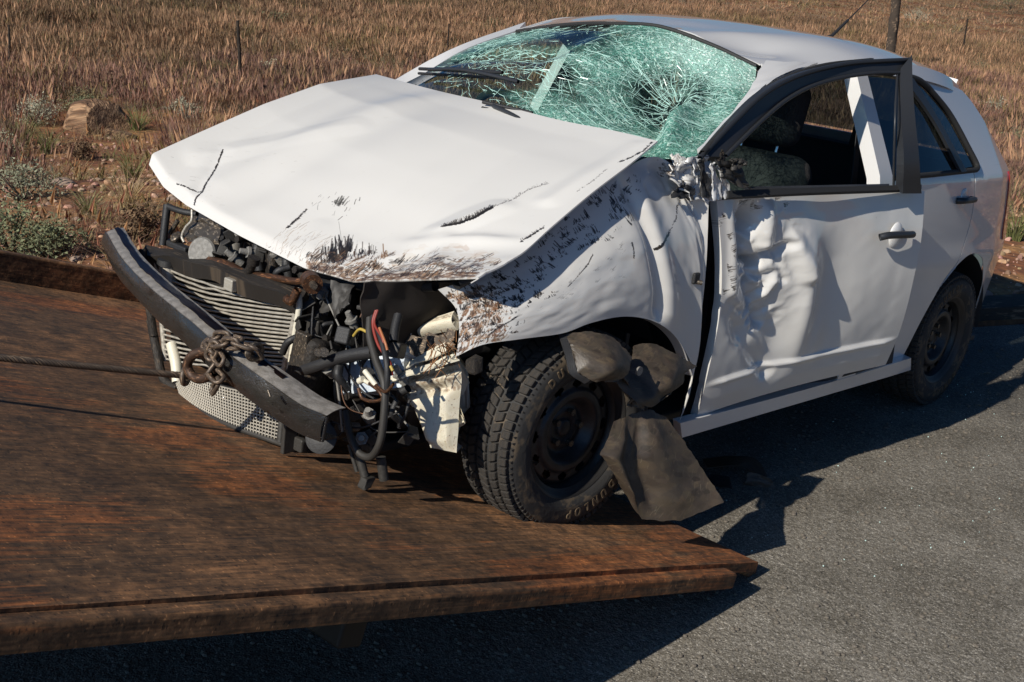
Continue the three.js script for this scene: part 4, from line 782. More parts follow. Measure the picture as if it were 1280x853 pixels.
// --- nose: radiator pack, bumper beam, engine bay
{
  const curveX = (z) => 0.56 - 0.10 * (z - 0.10) ** 2;
  const P4 = { tl: [0.55,0.501,0.478], tr: [0.55,0.572,-.201], bl: [0.55,0.208,0.396], br: [0.55,0.342,-.165] };
  const at = (u, v) => { const p = new THREE.Vector3().addScaledVector(V3(P4.tl), (1 - u) * (1 - v)).addScaledVector(V3(P4.tr), u * (1 - v)).addScaledVector(V3(P4.bl), (1 - u) * v).addScaledVector(V3(P4.br), u * v); p.x += 0.03 * Math.sin(Math.PI * u); p.y -= 0.012 * Math.sin(Math.PI * u) * (1 - v); return p; };
  const back = []; for (let j = 0; j <= 6; j++) { const r = []; for (let i = 0; i <= 16; i++) { const p = at(i / 16, j / 6); p.x -= 0.022; r.push(p); } back.push(r); }
  const rad = part('radiator', solid(gridGeo(back), 0.02), std({ color: rgb(0.05, 0.045, 0.038), map: rep(grimeTex, 3), roughness: 0.8 }));
  rad.userData.label = 'bent radiator with pale horizontal fins';
  const N = 20;
  for (let k = 0; k < N; k++) {
    const v = (k + 0.5) / N, pts = []; const kink = rr(-0.0012, 0.0012);
    for (let i = 0; i <= 14; i++) { const u = i / 14, p = at(u, v); p.y += kink * Math.sin(u * 9 + k) + (u > 0.42 && u < 0.62 ? rr(-0.003, 0.003) : 0); pts.push(p); }
    sub('fin', tube(pts, 0.0036, 40, 5), M.slat, rad);
  }
  sub('side_tank', merge([tube([at(1.012, -0.03), at(1.012, 1.02)], 0.011, 12, 8), tube([at(-0.012, 0.0), at(-0.012, 1.0)], 0.009, 12, 8)]), M.slat, rad);
  // top cross member of dirty plastic
  const xm = part('radiator_cross_member', crumple(solid(coons([[0.56,0.513,0.558], [0.59,0.571,0.159], [0.6,0.576,-.083], [0.575,0.577,-.247]], [[0.5,0.518,0.63], [0.53,0.571,0.249], [0.54,0.595,-.034], [0.52,0.596,-.201]], [[0.56,0.513,0.558], [0.5,0.518,0.63]], [[0.575,0.577,-.247], [0.52,0.596,-.201]], 40, 6, (u, v) => [0, -0.004 * Math.sin(u * 20), 0.0]), -0.045), 0.006, 12, 2), M.dirty);
  xm.userData.label = 'grimy dark cross member above the radiator';
  sub('latch', rbox(0.02, 0.035, 0.04, [0.6,0.55,0.033], 0.004), M.slat, xm);
  // white upright cylinder at its far end
  { const a = V3([0.56,0.509,0.41]), b = V3([0.56,0.403,0.376]); const d = part('dryer_bottle', capsule(a, b, 0.026, 0.026, 20), M.slat); sub('cap', capsule(a.clone().add(new THREE.Vector3(0, 0.018, 0)), a, 0.03, 0.032, 20), M.black, d); }
  // pipes beside and below
  part('coolant_pipe', tube([[0.56,0.318,0.482], [0.57,0.234,0.42], [0.58,0.165,0.356], [0.57,0.155,0.296]], 0.014, 30, 8), M.dirty);
  part('coolant_pipe', tube([[0.57,0.282,0.346], [0.58,0.234,0.299], [0.59,0.187,0.269]], 0.017, 20, 10), M.tankPlastic);
  part('coolant_pipe', tube([[0.57,0.529,0.534], [0.58,0.455,0.501], [0.575,0.373,0.473], [0.57,0.279,0.443]], 0.013, 30, 8), M.dirty);
  // lower mesh of the condenser
  const Q = { tl: [0.585,0.214,0.31], tr: [0.6,0.299,-.237], bl: [0.6,0.155,0.232], br: [0.615,0.188,-.256] };
  const qt = (u, v) => { const p = new THREE.Vector3().addScaledVector(V3(Q.tl), (1 - u) * (1 - v)).addScaledVector(V3(Q.tr), u * (1 - v)).addScaledVector(V3(Q.bl), (1 - u) * v).addScaledVector(V3(Q.br), u * v); p.x += 0.03 * Math.sin(Math.PI * u); return p; };
  const qb = []; for (let j = 0; j <= 4; j++) { const r = []; for (let i = 0; i <= 12; i++) { const p = qt(i / 12, j / 4); p.x -= 0.014; r.push(p); } qb.push(r); }
  const con = part('condenser', solid(gridGeo(qb), 0.012), M.black);
  con.userData.label = 'fine wire mesh of the lower condenser';
  for (let k = 0; k <= 12; k++) { const pts = []; for (let i = 0; i <= 12; i++) pts.push(qt(i / 12, k / 12)); sub('fin', tube(pts, 0.0026, 24, 4), M.slat, con); }
  const wires = []; for (let k = 0; k <= 44; k++) wires.push(tube([qt(k / 44, 0).add(new THREE.Vector3(0.002, 0, 0)), qt(k / 44, 1).add(new THREE.Vector3(0.002, 0, 0))], 0.0015, 4, 4));
  sub('mesh_wires', merge(wires), M.slat, con);
  sub('mesh_frame', merge([tube([qt(1.02, 0), qt(1.02, 1.0)], 0.012, 8, 6), tube([qt(0, 1.03), qt(0.5, 1.03), qt(1.04, 1.03)], 0.009, 16, 6)]), M.plastic, con);
  part('lower_bracket', crumple(merge([rbox(0.04, 0.10, 0.012, [0.62,0.23,-.309], 0.003), rbox(0.02, 0.04, 0.035, [0.6,0.207,-.331], 0.006)]), 0.01, 25, 4), M.plastic);
}
{ // bumper beam: pressed steel channel, bowed, hanging by one end
  const topF = [[0.6,0.548,0.695], [0.69,0.531,0.449], [0.77,0.523,0.169], [0.83,0.518,-.098], [0.85,0.485,-.343], [0.83,0.453,-.483], [0.78,0.412,-.548], [0.74,0.394,-.587]].map(V3);
  const botF = [[0.6,0.491,0.699], [0.69,0.472,0.452], [0.77,0.456,0.162], [0.83,0.449,-.106], [0.85,0.419,-.328], [0.83,0.382,-.461], [0.78,0.341,-.534], [0.74,0.325,-.579]].map(V3);
  const off = (a, dx, dy = 0) => a.map((p) => new THREE.Vector3(p.x + dx, p.y + dy, p.z));
  const beamMat = std({ color: rgb(0.42, 0.42, 0.43), roughness: 0.2, metalness: 0.75, bumpMap: rep(bumpFine, 26, 2), bumpScale: 0.0006, map: rep(canvasTex(2048, 192, (c, w, h) => { c.fillStyle = '#83807a'; c.fillRect(0, 0, w, h); blotch(c, w, h, 200, 0, 1, 0, 1, 46, ['#9c9890', '#6b675f', '#58524a'], 0.3); scuffs(c, w, h, 420, 0, 1, 0, 1, 40, 0.9, ['#ffffff', '#d8d4cc', '#3a3733'], 2.2, 0.8); blotch(c, w, h, 60, 0, 1, 0, 1, 16, ['#4a3d30', '#2a2622', '#5b3d28'], 0.6); }), 1, 1) });
  const P = (a, b, n, t, f) => solid(coons(a, b, [a[0], b[0]], [a[a.length - 1], b[b.length - 1]], n, 6, f), t);
  const beam = part('bumper_beam', P(botF, topF, 60, 0.004, (u, v) => { const e = Math.sin(Math.PI * v); return [0.010 * e + 0.003 * fbm(u * 12, v * 3, 2, 3), 0.003 * fbm(u * 10, v * 2, 2, 8), 0]; }), beamMat);
  beam.userData.label = 'dark steel bumper beam torn loose across the radiator';
  const wet = std({ color: rgb(0.05, 0.03, 0.02), map: rep(grimeTex, 2, 1), roughness: 0.3, metalness: 0.5 });
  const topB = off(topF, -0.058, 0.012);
  sub('upper_flange', P(topF, topB, 60, -0.004, (u, v) => [0, 0.004 * Math.sin(Math.PI * v) + 0.0006 * fbm(u * 16, v * 3, 2, 5), 0]), std({ color: rgb(0.42, 0.405, 0.385), map: rep(dustTex, 14, 1), roughness: 0.4, metalness: 0.25 }), beam);  // paler steel than the face: sunlight on the top is put into its colour
  sub('lower_flange', P(botF, off(botF, -0.05, 0), 60, 0.004), beamMat, beam);
  sub('oil_film', P(off(topF, -0.024, 0.0095).slice(0, 6), off(topF, -0.044, 0.0135).slice(0, 6), 60, 0.0015, (u, v) => [0.009 * fbm(u * 22, v * 2, 3, 4), 0.001, 0.0]), wet, beam);
  sub('end_lip', tube([topF[7], botF[7]], 0.006, 8, 6), beamMat, beam);
  sub('weld_scar', merge([rod([0.862,0.452,-.51], [0.862,0.439,-.521], 0.003)]), M.alu, beam);
}
// engine bay
{
  const block = part('engine_block', merge([crumple(new RoundedBoxGeometry(0.42, 0.36, 0.52, 5, 0.03), 0.02, 9, 4).translate(0.16, 0.46, 0.06).toNonIndexed(), crumple(new RoundedBoxGeometry(0.26, 0.10, 0.44, 5, 0.02), 0.012, 12, 5).translate(0.24, 0.63, 0.02).toNonIndexed()]), M.engine);
  for (let k = 0; k < 5; k++) { const z = -0.16 + k * 0.10; sub('intake_runner', tube([[0.30, 0.70, z], [0.40, 0.69, z + 0.01], [0.435, 0.62, z + 0.01], [0.42, 0.54, z + 0.01]], 0.021, 20, 8), k % 2 ? M.engine : M.greyPlastic, block); }
  sub('ribbed_cover', merge([0, 1, 2, 3, 4].map((k) => rbox(0.014, 0.10, 0.028, [0.452, 0.56, -0.20 + k * 0.052], 0.005, [0.1, 0, 0.1]))), M.greyPlastic, block);
  part('engine_bay_wall', merge([rbox(0.02, 0.55, 1.1, [-0.28, 0.66, 0], 0.005), rbox(0.6, 0.03, 0.9, [0.15, 0.20, 0], 0.01)]), M.black);
  // far headlamp carcass: plate, motor drum and post
  part('lamp_backplate', solid(coons([[0.5,0.583,0.396], [0.5,0.612,0.233]], [[0.47,0.658,0.409], [0.47,0.664,0.317]], [[0.5,0.583,0.396], [0.485,0.612,0.44], [0.47,0.658,0.409]], [[0.5,0.612,0.233], [0.485,0.644,0.255], [0.47,0.664,0.317]], 16, 16, (u, v) => [0.012 * ridged(u * 3, v * 3, 2, 4), 0, 0]), 0.004), M.alu);
  { const a = V3([0.475,0.566,0.297]), b = V3([0.535,0.579,0.275]); const m = part('lamp_motor', capsule(a, b, 0.046, 0.046, 28), M.greyPlastic); sub('end_cap', capsule(b, b.clone().add(b.clone().sub(a).normalize().multiplyScalar(0.006)), 0.047, 0.043, 28), M.greyPlastic, m); }
  part('lamp_post', merge([tube([[0.5,0.669,0.525], [0.51,0.611,0.515], [0.52,0.546,0.505]], 0.012, 12, 6), tube([[0.5,0.664,0.524], [0.49,0.661,0.465], [0.47,0.663,0.409]], 0.010, 12, 6), rbox(0.03, 0.02, 0.12, [0.5,0.555,0.454], 0.006)]), M.black);
  part('wire_clip', tube([[0.5,0.682,0.392], [0.505,0.65,0.384], [0.51,0.626,0.403], [0.515,0.595,0.413], [0.515,0.581,0.399]], 0.0045, 24, 6), M.slat);
  part('lamp_fragment', merge([rod([0.49,0.58,0.517], [0.48,0.625,0.493], 0.007), crumple(new THREE.SphereGeometry(0.022, 12, 8), 0.01, 30, 3).translate(...[0.49,0.575,0.472]).toNonIndexed()]), M.alu);
  // rusty pipe run above the cross member
  part('metal_pipe', merge([tube([[0.53,0.561,0.239], [0.54,0.573,0.146], [0.54,0.569,0.06]], 0.016, 20, 10), tube([[0.54,0.567,0.075], [0.55,0.597,-.084], [0.55,0.614,-.195], [0.55,0.629,-.234]], 0.010, 24, 8)]), M.copper);
  part('pipe_union', merge([rod([0.555,0.583,0.018], [0.555,0.619,0], 0.013, 10), rod([0.555,0.615,0], [0.555,0.634,-.005], 0.018, 10)]), M.engine);
  { const a = V3([0.56,0.635,-.256]), b = V3([0.585,0.636,-.301]); const e = part('pulley_eye', capsule(a, b, 0.026, 0.026, 20), M.copper); sub('bolt', capsule(b, b.clone().add(b.clone().sub(a).multiplyScalar(0.4)), 0.011, 0.009, 10), M.alu, e); }
  part('bracket_arm', tube([[0.58,0.608,-.231], [0.58,0.573,-.247], [0.58,0.478,-.241], [0.58,0.382,-.234]], 0.009, 24, 6), M.tankPlastic);
  part('bracket_arm', tube([[0.6,0.576,-.218], [0.605,0.575,-.245], [0.6,0.613,-.26]], 0.012, 16, 6), M.copper);
  for (const [u, v, n] of [[330, 318, 0], [345, 325, 1], [360, 335, 2], [318, 310, 3]]) part('engine_hose', tube([[0.44, 0.66 - 0.01 * n, 0.12 - n * 0.07], [0.47, 0.63, 0.10 - n * 0.07], [0.47, 0.57, 0.08 - n * 0.07]], 0.014, 16, 8), n % 2 ? M.dirty : M.black);
}
{ // near side of the nose: smashed lamp, wiring, washer tank
  const bits = [
    ['lamp_shell', [[[0.52,0.54,-.258], [0.52,0.572,-.327]], [[0.5,0.621,-.234], [0.49,0.633,-.353]]], M.plastic, 0.008],
    ['lamp_shell', [[[0.55,0.559,-.365], [0.54,0.608,-.404]], [[0.54,0.646,-.32], [0.5,0.637,-.364]]], M.plastic, 0.006],
    ['lamp_shell', [[[0.52,0.509,-.214], [0.52,0.53,-.273]], [[0.52,0.556,-.221], [0.52,0.579,-.272]]], M.black, 0.006],
    ['bonnet_slam_strip', [[[0.47,0.599,-.14], [0.47,0.62,-.325]], [[0.42,0.598,-.058], [0.42,0.631,-.297]]], M.black, 0.006],
  ];
  bits.forEach(([n, e, m, a], i) => part(n, solid(coons(e[0], e[1], [e[0][0], e[1][0]], [e[0][1], e[1][1]], 12, 12, (u, v) => [a * ridged(u * 3, v * 3, 2, i), a * fbm(u * 5, v * 5, 2, i), 0]), 0.006), m));
  part('inner_wing', solid(coons([[0.525,0.427,-.46], [0.16,0.462,-.5]], [[0.597,0.696,-.5], [0.306,0.701,-.6]], [[0.525,0.427,-.46], [0.597,0.696,-.5]], [[0.16,0.462,-.5], [0.306,0.701,-.6]], 16, 12, (u, v) => [0, 0, 0.012 * ridged(u * 4, v * 3, 2, 8)]), 0.004), std({ color: rgb(0.03, 0.024, 0.02), roughness: 0.8 }));
  part('fuse_box', merge([rbox(0.10, 0.012, 0.07, [0.48,0.605,-.445], 0.004, [0.1, 0.2, 0]), rbox(0.06, 0.05, 0.05, [0.5,0.498,-.246], 0.006)]), M.plastic);
  // battery tray: pale painted box section (chassis leg) with its bolt
  const legTex = std({ color: rgb(0.95, 0.97, 1), roughness: 0.5, map: canvasTex(512, 256, (c, w, h) => { c.fillStyle = '#b9c2c9'; c.fillRect(0, 0, w, h); blotch(c, w, h, 60, 0, 1, 0, 1, 14, mud.concat(ink), 0.5); scuffs(c, w, h, 200, 0, 1, 0, 1, 30, 1.2, ink.concat(mud), 2.2, 0.8); }) });
  const leg = part('chassis_leg', solid(coons(lin([[0.56,0.367,-.421], [0.54,0.402,-.513], [0.5,0.433,-.586]]), lin([[0.54,0.429,-.374], [0.52,0.478,-.471], [0.48,0.52,-.568]]), [[0.56,0.367,-.421], [0.54,0.429,-.374]], [[0.5,0.433,-.586], [0.48,0.52,-.568]], 20, 8, (u, v) => [0.006 * ridged(u * 4, v * 3, 2, 6), 0, 0]), -0.07), legTex);
  sub('bolt', rod([0.56,0.455,-.512], [0.6,0.475,-.567], 0.016, 14), M.black, leg);
  part('earth_lug', merge([rod([0.61,0.46,-.554], [0.62,0.462,-.596], 0.006), rod([0.62,0.488,-.573], [0.62,0.465,-.619], 0.007), rod([0.62,0.456,-.557], [0.62,0.466,-.571], 0.009)]), M.tankPlastic);
  part('crash_can', crumple(rbox(0.10, 0.16, 0.10, [0.58,0.408,-.32], 0.02, [0, 0.3, 0.2]), 0.03, 12, 7), M.dirty);
  part('crash_plate', merge([rbox(0.02, 0.07, 0.05, [0.62,0.481,-.326], 0.004), rod([0.63,0.494,-.422], [0.65,0.502,-.449], 0.012, 12), rod([0.63,0.487,-.4], [0.65,0.495,-.427], 0.010, 12)]), M.alu);
  // torn white flange pieces over the tank
  const fl = (b, t, m, a, i) => part('torn_flange', solid(coons(b, t, [b[0], t[0]], [b[b.length - 1], t[t.length - 1]], 20, 8, (u, v) => [0, a * fbm(u * 6, v * 3, 3, i), a * ridged(u * 5, v * 3, 3, i + 3)]), 0.004), m);
  fl([[0.5,0.439,-.536], [0.47,0.493,-.598], [0.42,0.539,-.656]], [[0.48,0.45,-.524], [0.45,0.503,-.581], [0.4,0.548,-.622]], M.tankPlastic, 0.006, 1);
  fl([[0.52,0.442,-.564], [0.48,0.486,-.639], [0.42,0.526,-.698]], [[0.5,0.451,-.547], [0.46,0.493,-.617], [0.4,0.531,-.666]], M.tankPlastic, 0.006, 2);
  fl([[0.44,0.484,-.536], [0.38,0.53,-.64]], [[0.41,0.527,-.502], [0.36,0.573,-.618]], std({ color: rgb(0.42, 0.38, 0.34), map: rep(grimeTex, 3), roughness: 0.8 }), 0.02, 3);
  fl([[0.44,0.473,-.444], [0.42,0.5,-.524]], [[0.42,0.532,-.424], [0.4,0.542,-.495]], M.paint, 0.012, 6);
  // washer tank
  const tankTex = std({ color: rgb(0.97, 0.97, 0.97), roughness: 0.5, map: canvasTex(512, 512, (c, w, h) => { c.fillStyle = '#d6cfba'; c.fillRect(0, 0, w, h); blotch(c, w, h, 180, 0, 1, 0, 1, 60, ['#c5bba2', '#ddd8c8', '#b3a384'], 0.22); blotch(c, w, h, 420, 0.05, 1, 0.70, 0.95, 18, mud, 0.35); scuffs(c, w, h, 240, 0, 1, 0, 1, 26, 1.2, mud, 2, 0.7); blotch(c, w, h, 90, 0.5, 1, 0, 0.6, 8, mud, 0.6); }) });
  const tk = [[[0.44,0.282,-.657], [0.4,0.281,-.714]], [[0.46,0.368,-.606], [0.39,0.391,-.693]], [[0.48,0.419,-.551], [0.39,0.484,-.685]], [[0.46,0.447,-.552], [0.38,0.505,-.665]]];
  const tank = part('washer_tank', solid(coons(tk[0], tk[3], lin(tk.map((q) => q[0])), lin(tk.map((q) => q[1])), 24, 32, (u, v) => { const e = Math.min(1, Math.min(u, 1 - u) * 6) * Math.min(1, Math.min(v, 1 - v) * 8); return [e * (0.018 - 0.030 * Math.exp(-(((v - 0.74) / 0.06) ** 2)) * Math.sin(Math.PI * u) + 0.008 * Math.max(0, 1 - Math.abs(u - 0.3) / 0.2)) + 0.003 * fbm(u * 4, v * 4, 2, 9), 0, 0]; }), -0.11), tankTex);
  tank.userData.label = 'cracked cream plastic washer tank stained with mud';
  part('filler_duct', solid(coons([[0.4,0.483,-.417], [0.37,0.535,-.514], [0.34,0.576,-.606]], [[0.4,0.519,-.417], [0.37,0.569,-.493], [0.34,0.621,-.583]], [[0.4,0.483,-.417], [0.4,0.519,-.417]], [[0.34,0.576,-.606], [0.34,0.621,-.583]], 20, 10, (u, v) => [0.018 * Math.sin(Math.PI * v), 0.004 * fbm(u * 4, v * 3, 2, 4), 0]), -0.05), tankTex);
  // hoses and wires
  const wire = (n, m, r, ...p) => part(n, tube(p, r, 50, 7), m);
  wire('radiator_hose', M.black, 0.017, [0.62,0.389,-.285], [0.62,0.444,-.391], [0.6,0.491,-.469], [0.58,0.526,-.551]);
  wire('wiring_loom', M.plastic, 0.010, [0.56,0.599,-.504], [0.58,0.563,-.533], [0.6,0.519,-.587], [0.62,0.478,-.647], [0.63,0.404,-.67], [0.63,0.328,-.666], [0.62,0.278,-.626], [0.62,0.275,-.584], [0.62,0.307,-.547], [0.6,0.352,-.497]);
  wire('wiring_loom', M.black, 0.008, [0.56,0.606,-.515], [0.6,0.565,-.604], [0.62,0.52,-.651], [0.62,0.44,-.659], [0.6,0.345,-.634]);
  wire('wiring_loom', M.black, 0.012, [0.52,0.62,-.564], [0.54,0.593,-.579], [0.56,0.564,-.6]);
  wire('wiring_loom', M.black, 0.006, [0.56,0.485,-.421], [0.58,0.406,-.439], [0.58,0.343,-.449]);
  wire('red_wire', M.redWire, 0.004, [0.57,0.629,-.535], [0.58,0.602,-.539], [0.6,0.56,-.587], [0.61,0.529,-.65], [0.61,0.502,-.661]);
  wire('red_wire', M.redWire, 0.0035, [0.57,0.631,-.54], [0.585,0.602,-.55], [0.6,0.577,-.602], [0.6,0.541,-.619]);
  wire('orange_wire', M.orangeWire, 0.0035, [0.6,0.601,-.586], [0.61,0.573,-.625], [0.61,0.559,-.634]);
  wire('orange_wire', M.copper, 0.0045, [0.62,0.462,-.596], [0.63,0.458,-.644], [0.63,0.446,-.658], [0.63,0.427,-.625], [0.63,0.423,-.584], [0.63,0.442,-.568]);
  wire('orange_wire', M.copper, 0.004, [0.63,0.47,-.63], [0.64,0.47,-.677], [0.64,0.498,-.701]);
  wire('yellow_wire', M.yellowWire, 0.004, [0.56,0.537,-.451], [0.57,0.565,-.484], [0.57,0.565,-.515]);
  wire('yellow_wire', M.yellowWire, 0.004, [0.62,0.528,-.662], [0.62,0.519,-.672]);
  wire('thin_lead', M.greyPlastic, 0.0035, [0.6,0.433,-.446], [0.6,0.375,-.468], [0.6,0.296,-.494]);
  wire('thin_lead', M.black, 0.004, [0.55,0.434,-.671], [0.56,0.393,-.671], [0.56,0.356,-.654]);
  part('relay', crumple(rbox(0.05, 0.04, 0.03, [0.54,0.54,-.597], 0.006, [0, 0.4, 0.3]), 0.004, 20, 3), M.plastic);
  part('relay', rbox(0.05, 0.045, 0.04, [0.56,0.528,-.421], 0.006, [0, 0.4, 0.3]), M.black);
  part('horn', (() => { const g = lathe([[0, 0.012], [0.012, 0.012], [0.014, 0.004], [0.030, 0.002], [0.040, 0.008], [0.042, 0.018], [0, 0.02]], 28); g.rotateZ(-1.2); g.rotateY(0.5); g.translate(...[0.62,0.265,-.445]); return g; })(), M.black);
  part('alternator', crumple(new THREE.CylinderGeometry(0.055, 0.055, 0.09, 20, 4).rotateZ(1.4), 0.006, 20, 3).translate(...[0.5,0.283,-.375]), M.engine);
  part('gearbox', crumple(new RoundedBoxGeometry(0.34, 0.26, 0.30, 5, 0.06), 0.03, 8, 6).translate(0.20, 0.38, -0.34), M.black);
  part('strut', merge([rod([0.0, 0.30, -0.56], [-0.03, 0.80, -0.50], 0.03, 12), rod([0.05, 0.26, -0.2], [0.0, 0.29, -0.64], 0.014, 8), rod([0.12, 0.20, -0.25], [0.0, 0.22, -0.62], 0.016, 8)]), M.engine);
  part('hanging_bracket', merge([rod([0.58,0.262,-.532], [0.57,0.192,-.564], 0.012), crumple(rbox(0.03, 0.03, 0.03, [0.57,0.182,-.572], 0.006), 0.012, 40, 2), rod([0.58,0.26,-.501], [0.57,0.194,-.532], 0.006), rod([0.58,0.269,-.624], [0.57,0.21,-.635], 0.013)]), M.plastic);
  part('splash_shield', solid(coons([[0.342,0.491,-.6], [0.238,0.501,-.6]], [[0.326,0.539,-.62], [0.248,0.541,-.62]], [[0.342,0.491,-.6], [0.326,0.539,-.62]], [[0.238,0.501,-.6], [0.248,0.541,-.62]], 6, 6), 0.004), M.black);
  part('torn_clip', crumple(rbox(0.035, 0.05, 0.03, [0.41,0.525,-.74], 0.01), 0.02, 30, 4), M.dirty);
  const straw = []; for (let i = 0; i < 34; i++) { const c = V3([0.459,0.552,-.67]), a = c.clone().add(new THREE.Vector3(rr(-0.05, 0.05), rr(-0.03, 0.03), rr(-0.02, 0.02))), b = a.clone().add(new THREE.Vector3(rr(-0.04, 0.04), rr(-0.05, 0.03), rr(-0.03, 0.02))); straw.push(capsule(a, b, 0.0015, 0.001, 4)); }
  tag(part('caught_straw', merge(straw), std({ color: rgb(0.25, 0.12, 0.05), roughness: 0.9 })), null, null, null, 'stuff');
}
{ // small brackets, connectors, bolts and broken ends filling the nose
  const spots = [[0.54,0.585,-.255], [0.52,0.6,-.269], [0.5,0.522,-.297], [0.55,0.496,-.342], [0.56,0.484,-.389], [0.54,0.564,-.417], [0.5,0.562,-.409], [0.48,0.619,-.401], [0.52,0.49,-.425], [0.6,0.44,-.413], [0.6,0.465,-.454], [0.58,0.387,-.487], [0.56,0.353,-.5], [0.58,0.361,-.566], [0.55,0.419,-.626], [0.55,0.404,-.658], [0.52,0.342,-.666], [0.56,0.295,-.471], [0.6,0.308,-.453], [0.6,0.352,-.4], [0.48,0.639,0.054], [0.48,0.639,-.002], [0.5,0.625,-.093], [0.49,0.644,0.156], [0.49,0.642,0.204], [0.5,0.622,0.092], [0.51,0.603,-.073], [0.52,0.633,-.153], [0.5,0.6,0.224], [0.51,0.593,0.152], [0.58,0.498,-.292], [0.56,0.474,-.311], [0.57,0.53,-.254], [0.5,0.46,-.576], [0.5,0.437,-.61], [0.54,0.364,-.594], [0.54,0.307,-.554], [0.58,0.293,-.546]];
  const mats = [M.plastic, M.engine, M.alu, M.black, M.dirty, M.greyPlastic, M.copper];
  spots.forEach((p, i) => {
    const m = mats[(i * 5 + (i >> 2)) % 7], k = i % 4, q = [rr(-1, 1), rr(-1, 1), rr(-1, 1)];
    if (k === 0) part('bracket', crumple(merge([rbox(0.045, 0.006, 0.028, p, 0.002, q), rbox(0.006, 0.04, 0.028, [p[0] + 0.015, p[1] - 0.015, p[2]], 0.002, q)]), 0.006, 30, i), m);
    else if (k === 1) { const d = new THREE.Vector3(0.5, rr(-0.3, 0.9), rr(-0.6, 0.6)).normalize(), P0 = V3(p), at2 = (t) => P0.clone().addScaledVector(d, t); part('sensor', merge([capsule(at2(-0.03), at2(0.0), 0.012, 0.012, 12), capsule(at2(0.0), at2(0.008), 0.018, 0.018, 6), capsule(at2(0.008), at2(0.03), 0.010, 0.008, 12)]), m); }
    else if (k === 2) { const e = [p[0] + rr(-0.03, 0.04), p[1] + rr(-0.07, -0.03), p[2] + rr(-0.05, 0.05)]; part('hose_end', tube([p, [(p[0] + e[0]) / 2 + 0.02, (p[1] + e[1]) / 2 + rr(-0.02, 0.02), (p[2] + e[2]) / 2], e], rr(0.006, 0.012), 16, 7), m); }
    else part('bolt', merge([rod(p, [p[0] + 0.012, p[1] + 0.002, p[2]], 0.011, 6), rod([p[0] - 0.03, p[1] - 0.004, p[2]], p, 0.006, 8)]), m);
  });
  for (let i = 0; i < 16; i++) { const a = spots[(i * 7) % 20], b = spots[(i * 11 + 3) % 20]; part('thin_wire', tube([a, [(a[0] + b[0]) / 2 + 0.02, (a[1] + b[1]) / 2 - rr(0.01, 0.07), (a[2] + b[2]) / 2], b], rr(0.0018, 0.0034), 24, 5), [M.black, M.black, M.plastic, M.greyPlastic, M.copper, M.black][i % 6]); }
}
// ---------------------------------------------------------------- winch cable, hook and chain
const rodSteel = std({ color: rgb(0.42, 0.36, 0.31), map: rep(grimeTex, 2), roughness: 0.5, metalness: 0.25 });
const toWorld = (p) => { const v = V3(p); v.x += 2.46; v.applyAxisAngle(new THREE.Vector3(0, 0, 1), 5 * Math.PI / 180); v.x -= 2.46; return v; };
{
  const a = toWorld([0.86,0.38,-.168]), b = toWorld([1.3,0.464,-.068]), d = b.clone().sub(a);
  const end = a.clone().addScaledVector(d, 4.5), strands = [];
  const n = new THREE.Vector3(0, 1, 0).cross(d).normalize(), m = d.clone().cross(n).normalize();
  const N = 420;
  for (let k = 0; k < 6; k++) { const pts = []; for (let i = 0; i <= N; i++) { const t = i / N, w = t * 4.5 * d.length() / 0.055 * 2 * Math.PI + k * Math.PI / 3, p = a.clone().lerp(end, t); p.addScaledVector(n, Math.cos(w) * 0.0054).addScaledVector(m, Math.sin(w) * 0.0054); p.y -= 0.02 * Math.sin(Math.PI * t); pts.push(p); } strands.push(new THREE.TubeGeometry(new THREE.CatmullRomCurve3(pts), N * 2, 0.0037, 5)); }
  const cable = mesh('winch_cable', merge(strands), rodSteel);
  tag(cable, 'taut twisted steel winch cable running over the tray to the hook', 'cable');
}
{
  const hook = thing('tow_hook', 'rusty forged tow hook between winch cable and chain', 'hook');
  const H1 = [[0.86,0.427,-.29], [0.87,0.4,-.253], [0.875,0.398,-.218], [0.88,0.419,-.202], [0.88,0.449,-.216], [0.87,0.468,-.244], [0.865,0.476,-.284], [0.86,0.469,-.305]].map(toWorld);
  mesh('hook_body', new THREE.TubeGeometry(new THREE.CatmullRomCurve3(H1), 48, 0.0125, 10), std({ color: rgb(0.30, 0.20, 0.15), map: rep(grimeTex, 2), roughness: 0.55, metalness: 0.4 }), hook);
  mesh('eye', new THREE.TorusGeometry(0.02, 0.008, 8, 20).rotateY(0.6).translate(...toWorld([0.865,0.383,-.175]).toArray()), rodSteel, hook);
  mesh('safety_latch', new THREE.TubeGeometry(new THREE.CatmullRomCurve3([H1[0], H1[0].clone().lerp(H1[7], 0.5).add(new THREE.Vector3(0.01, 0, 0)), H1[7]]), 12, 0.004, 6), rodSteel, hook);
}
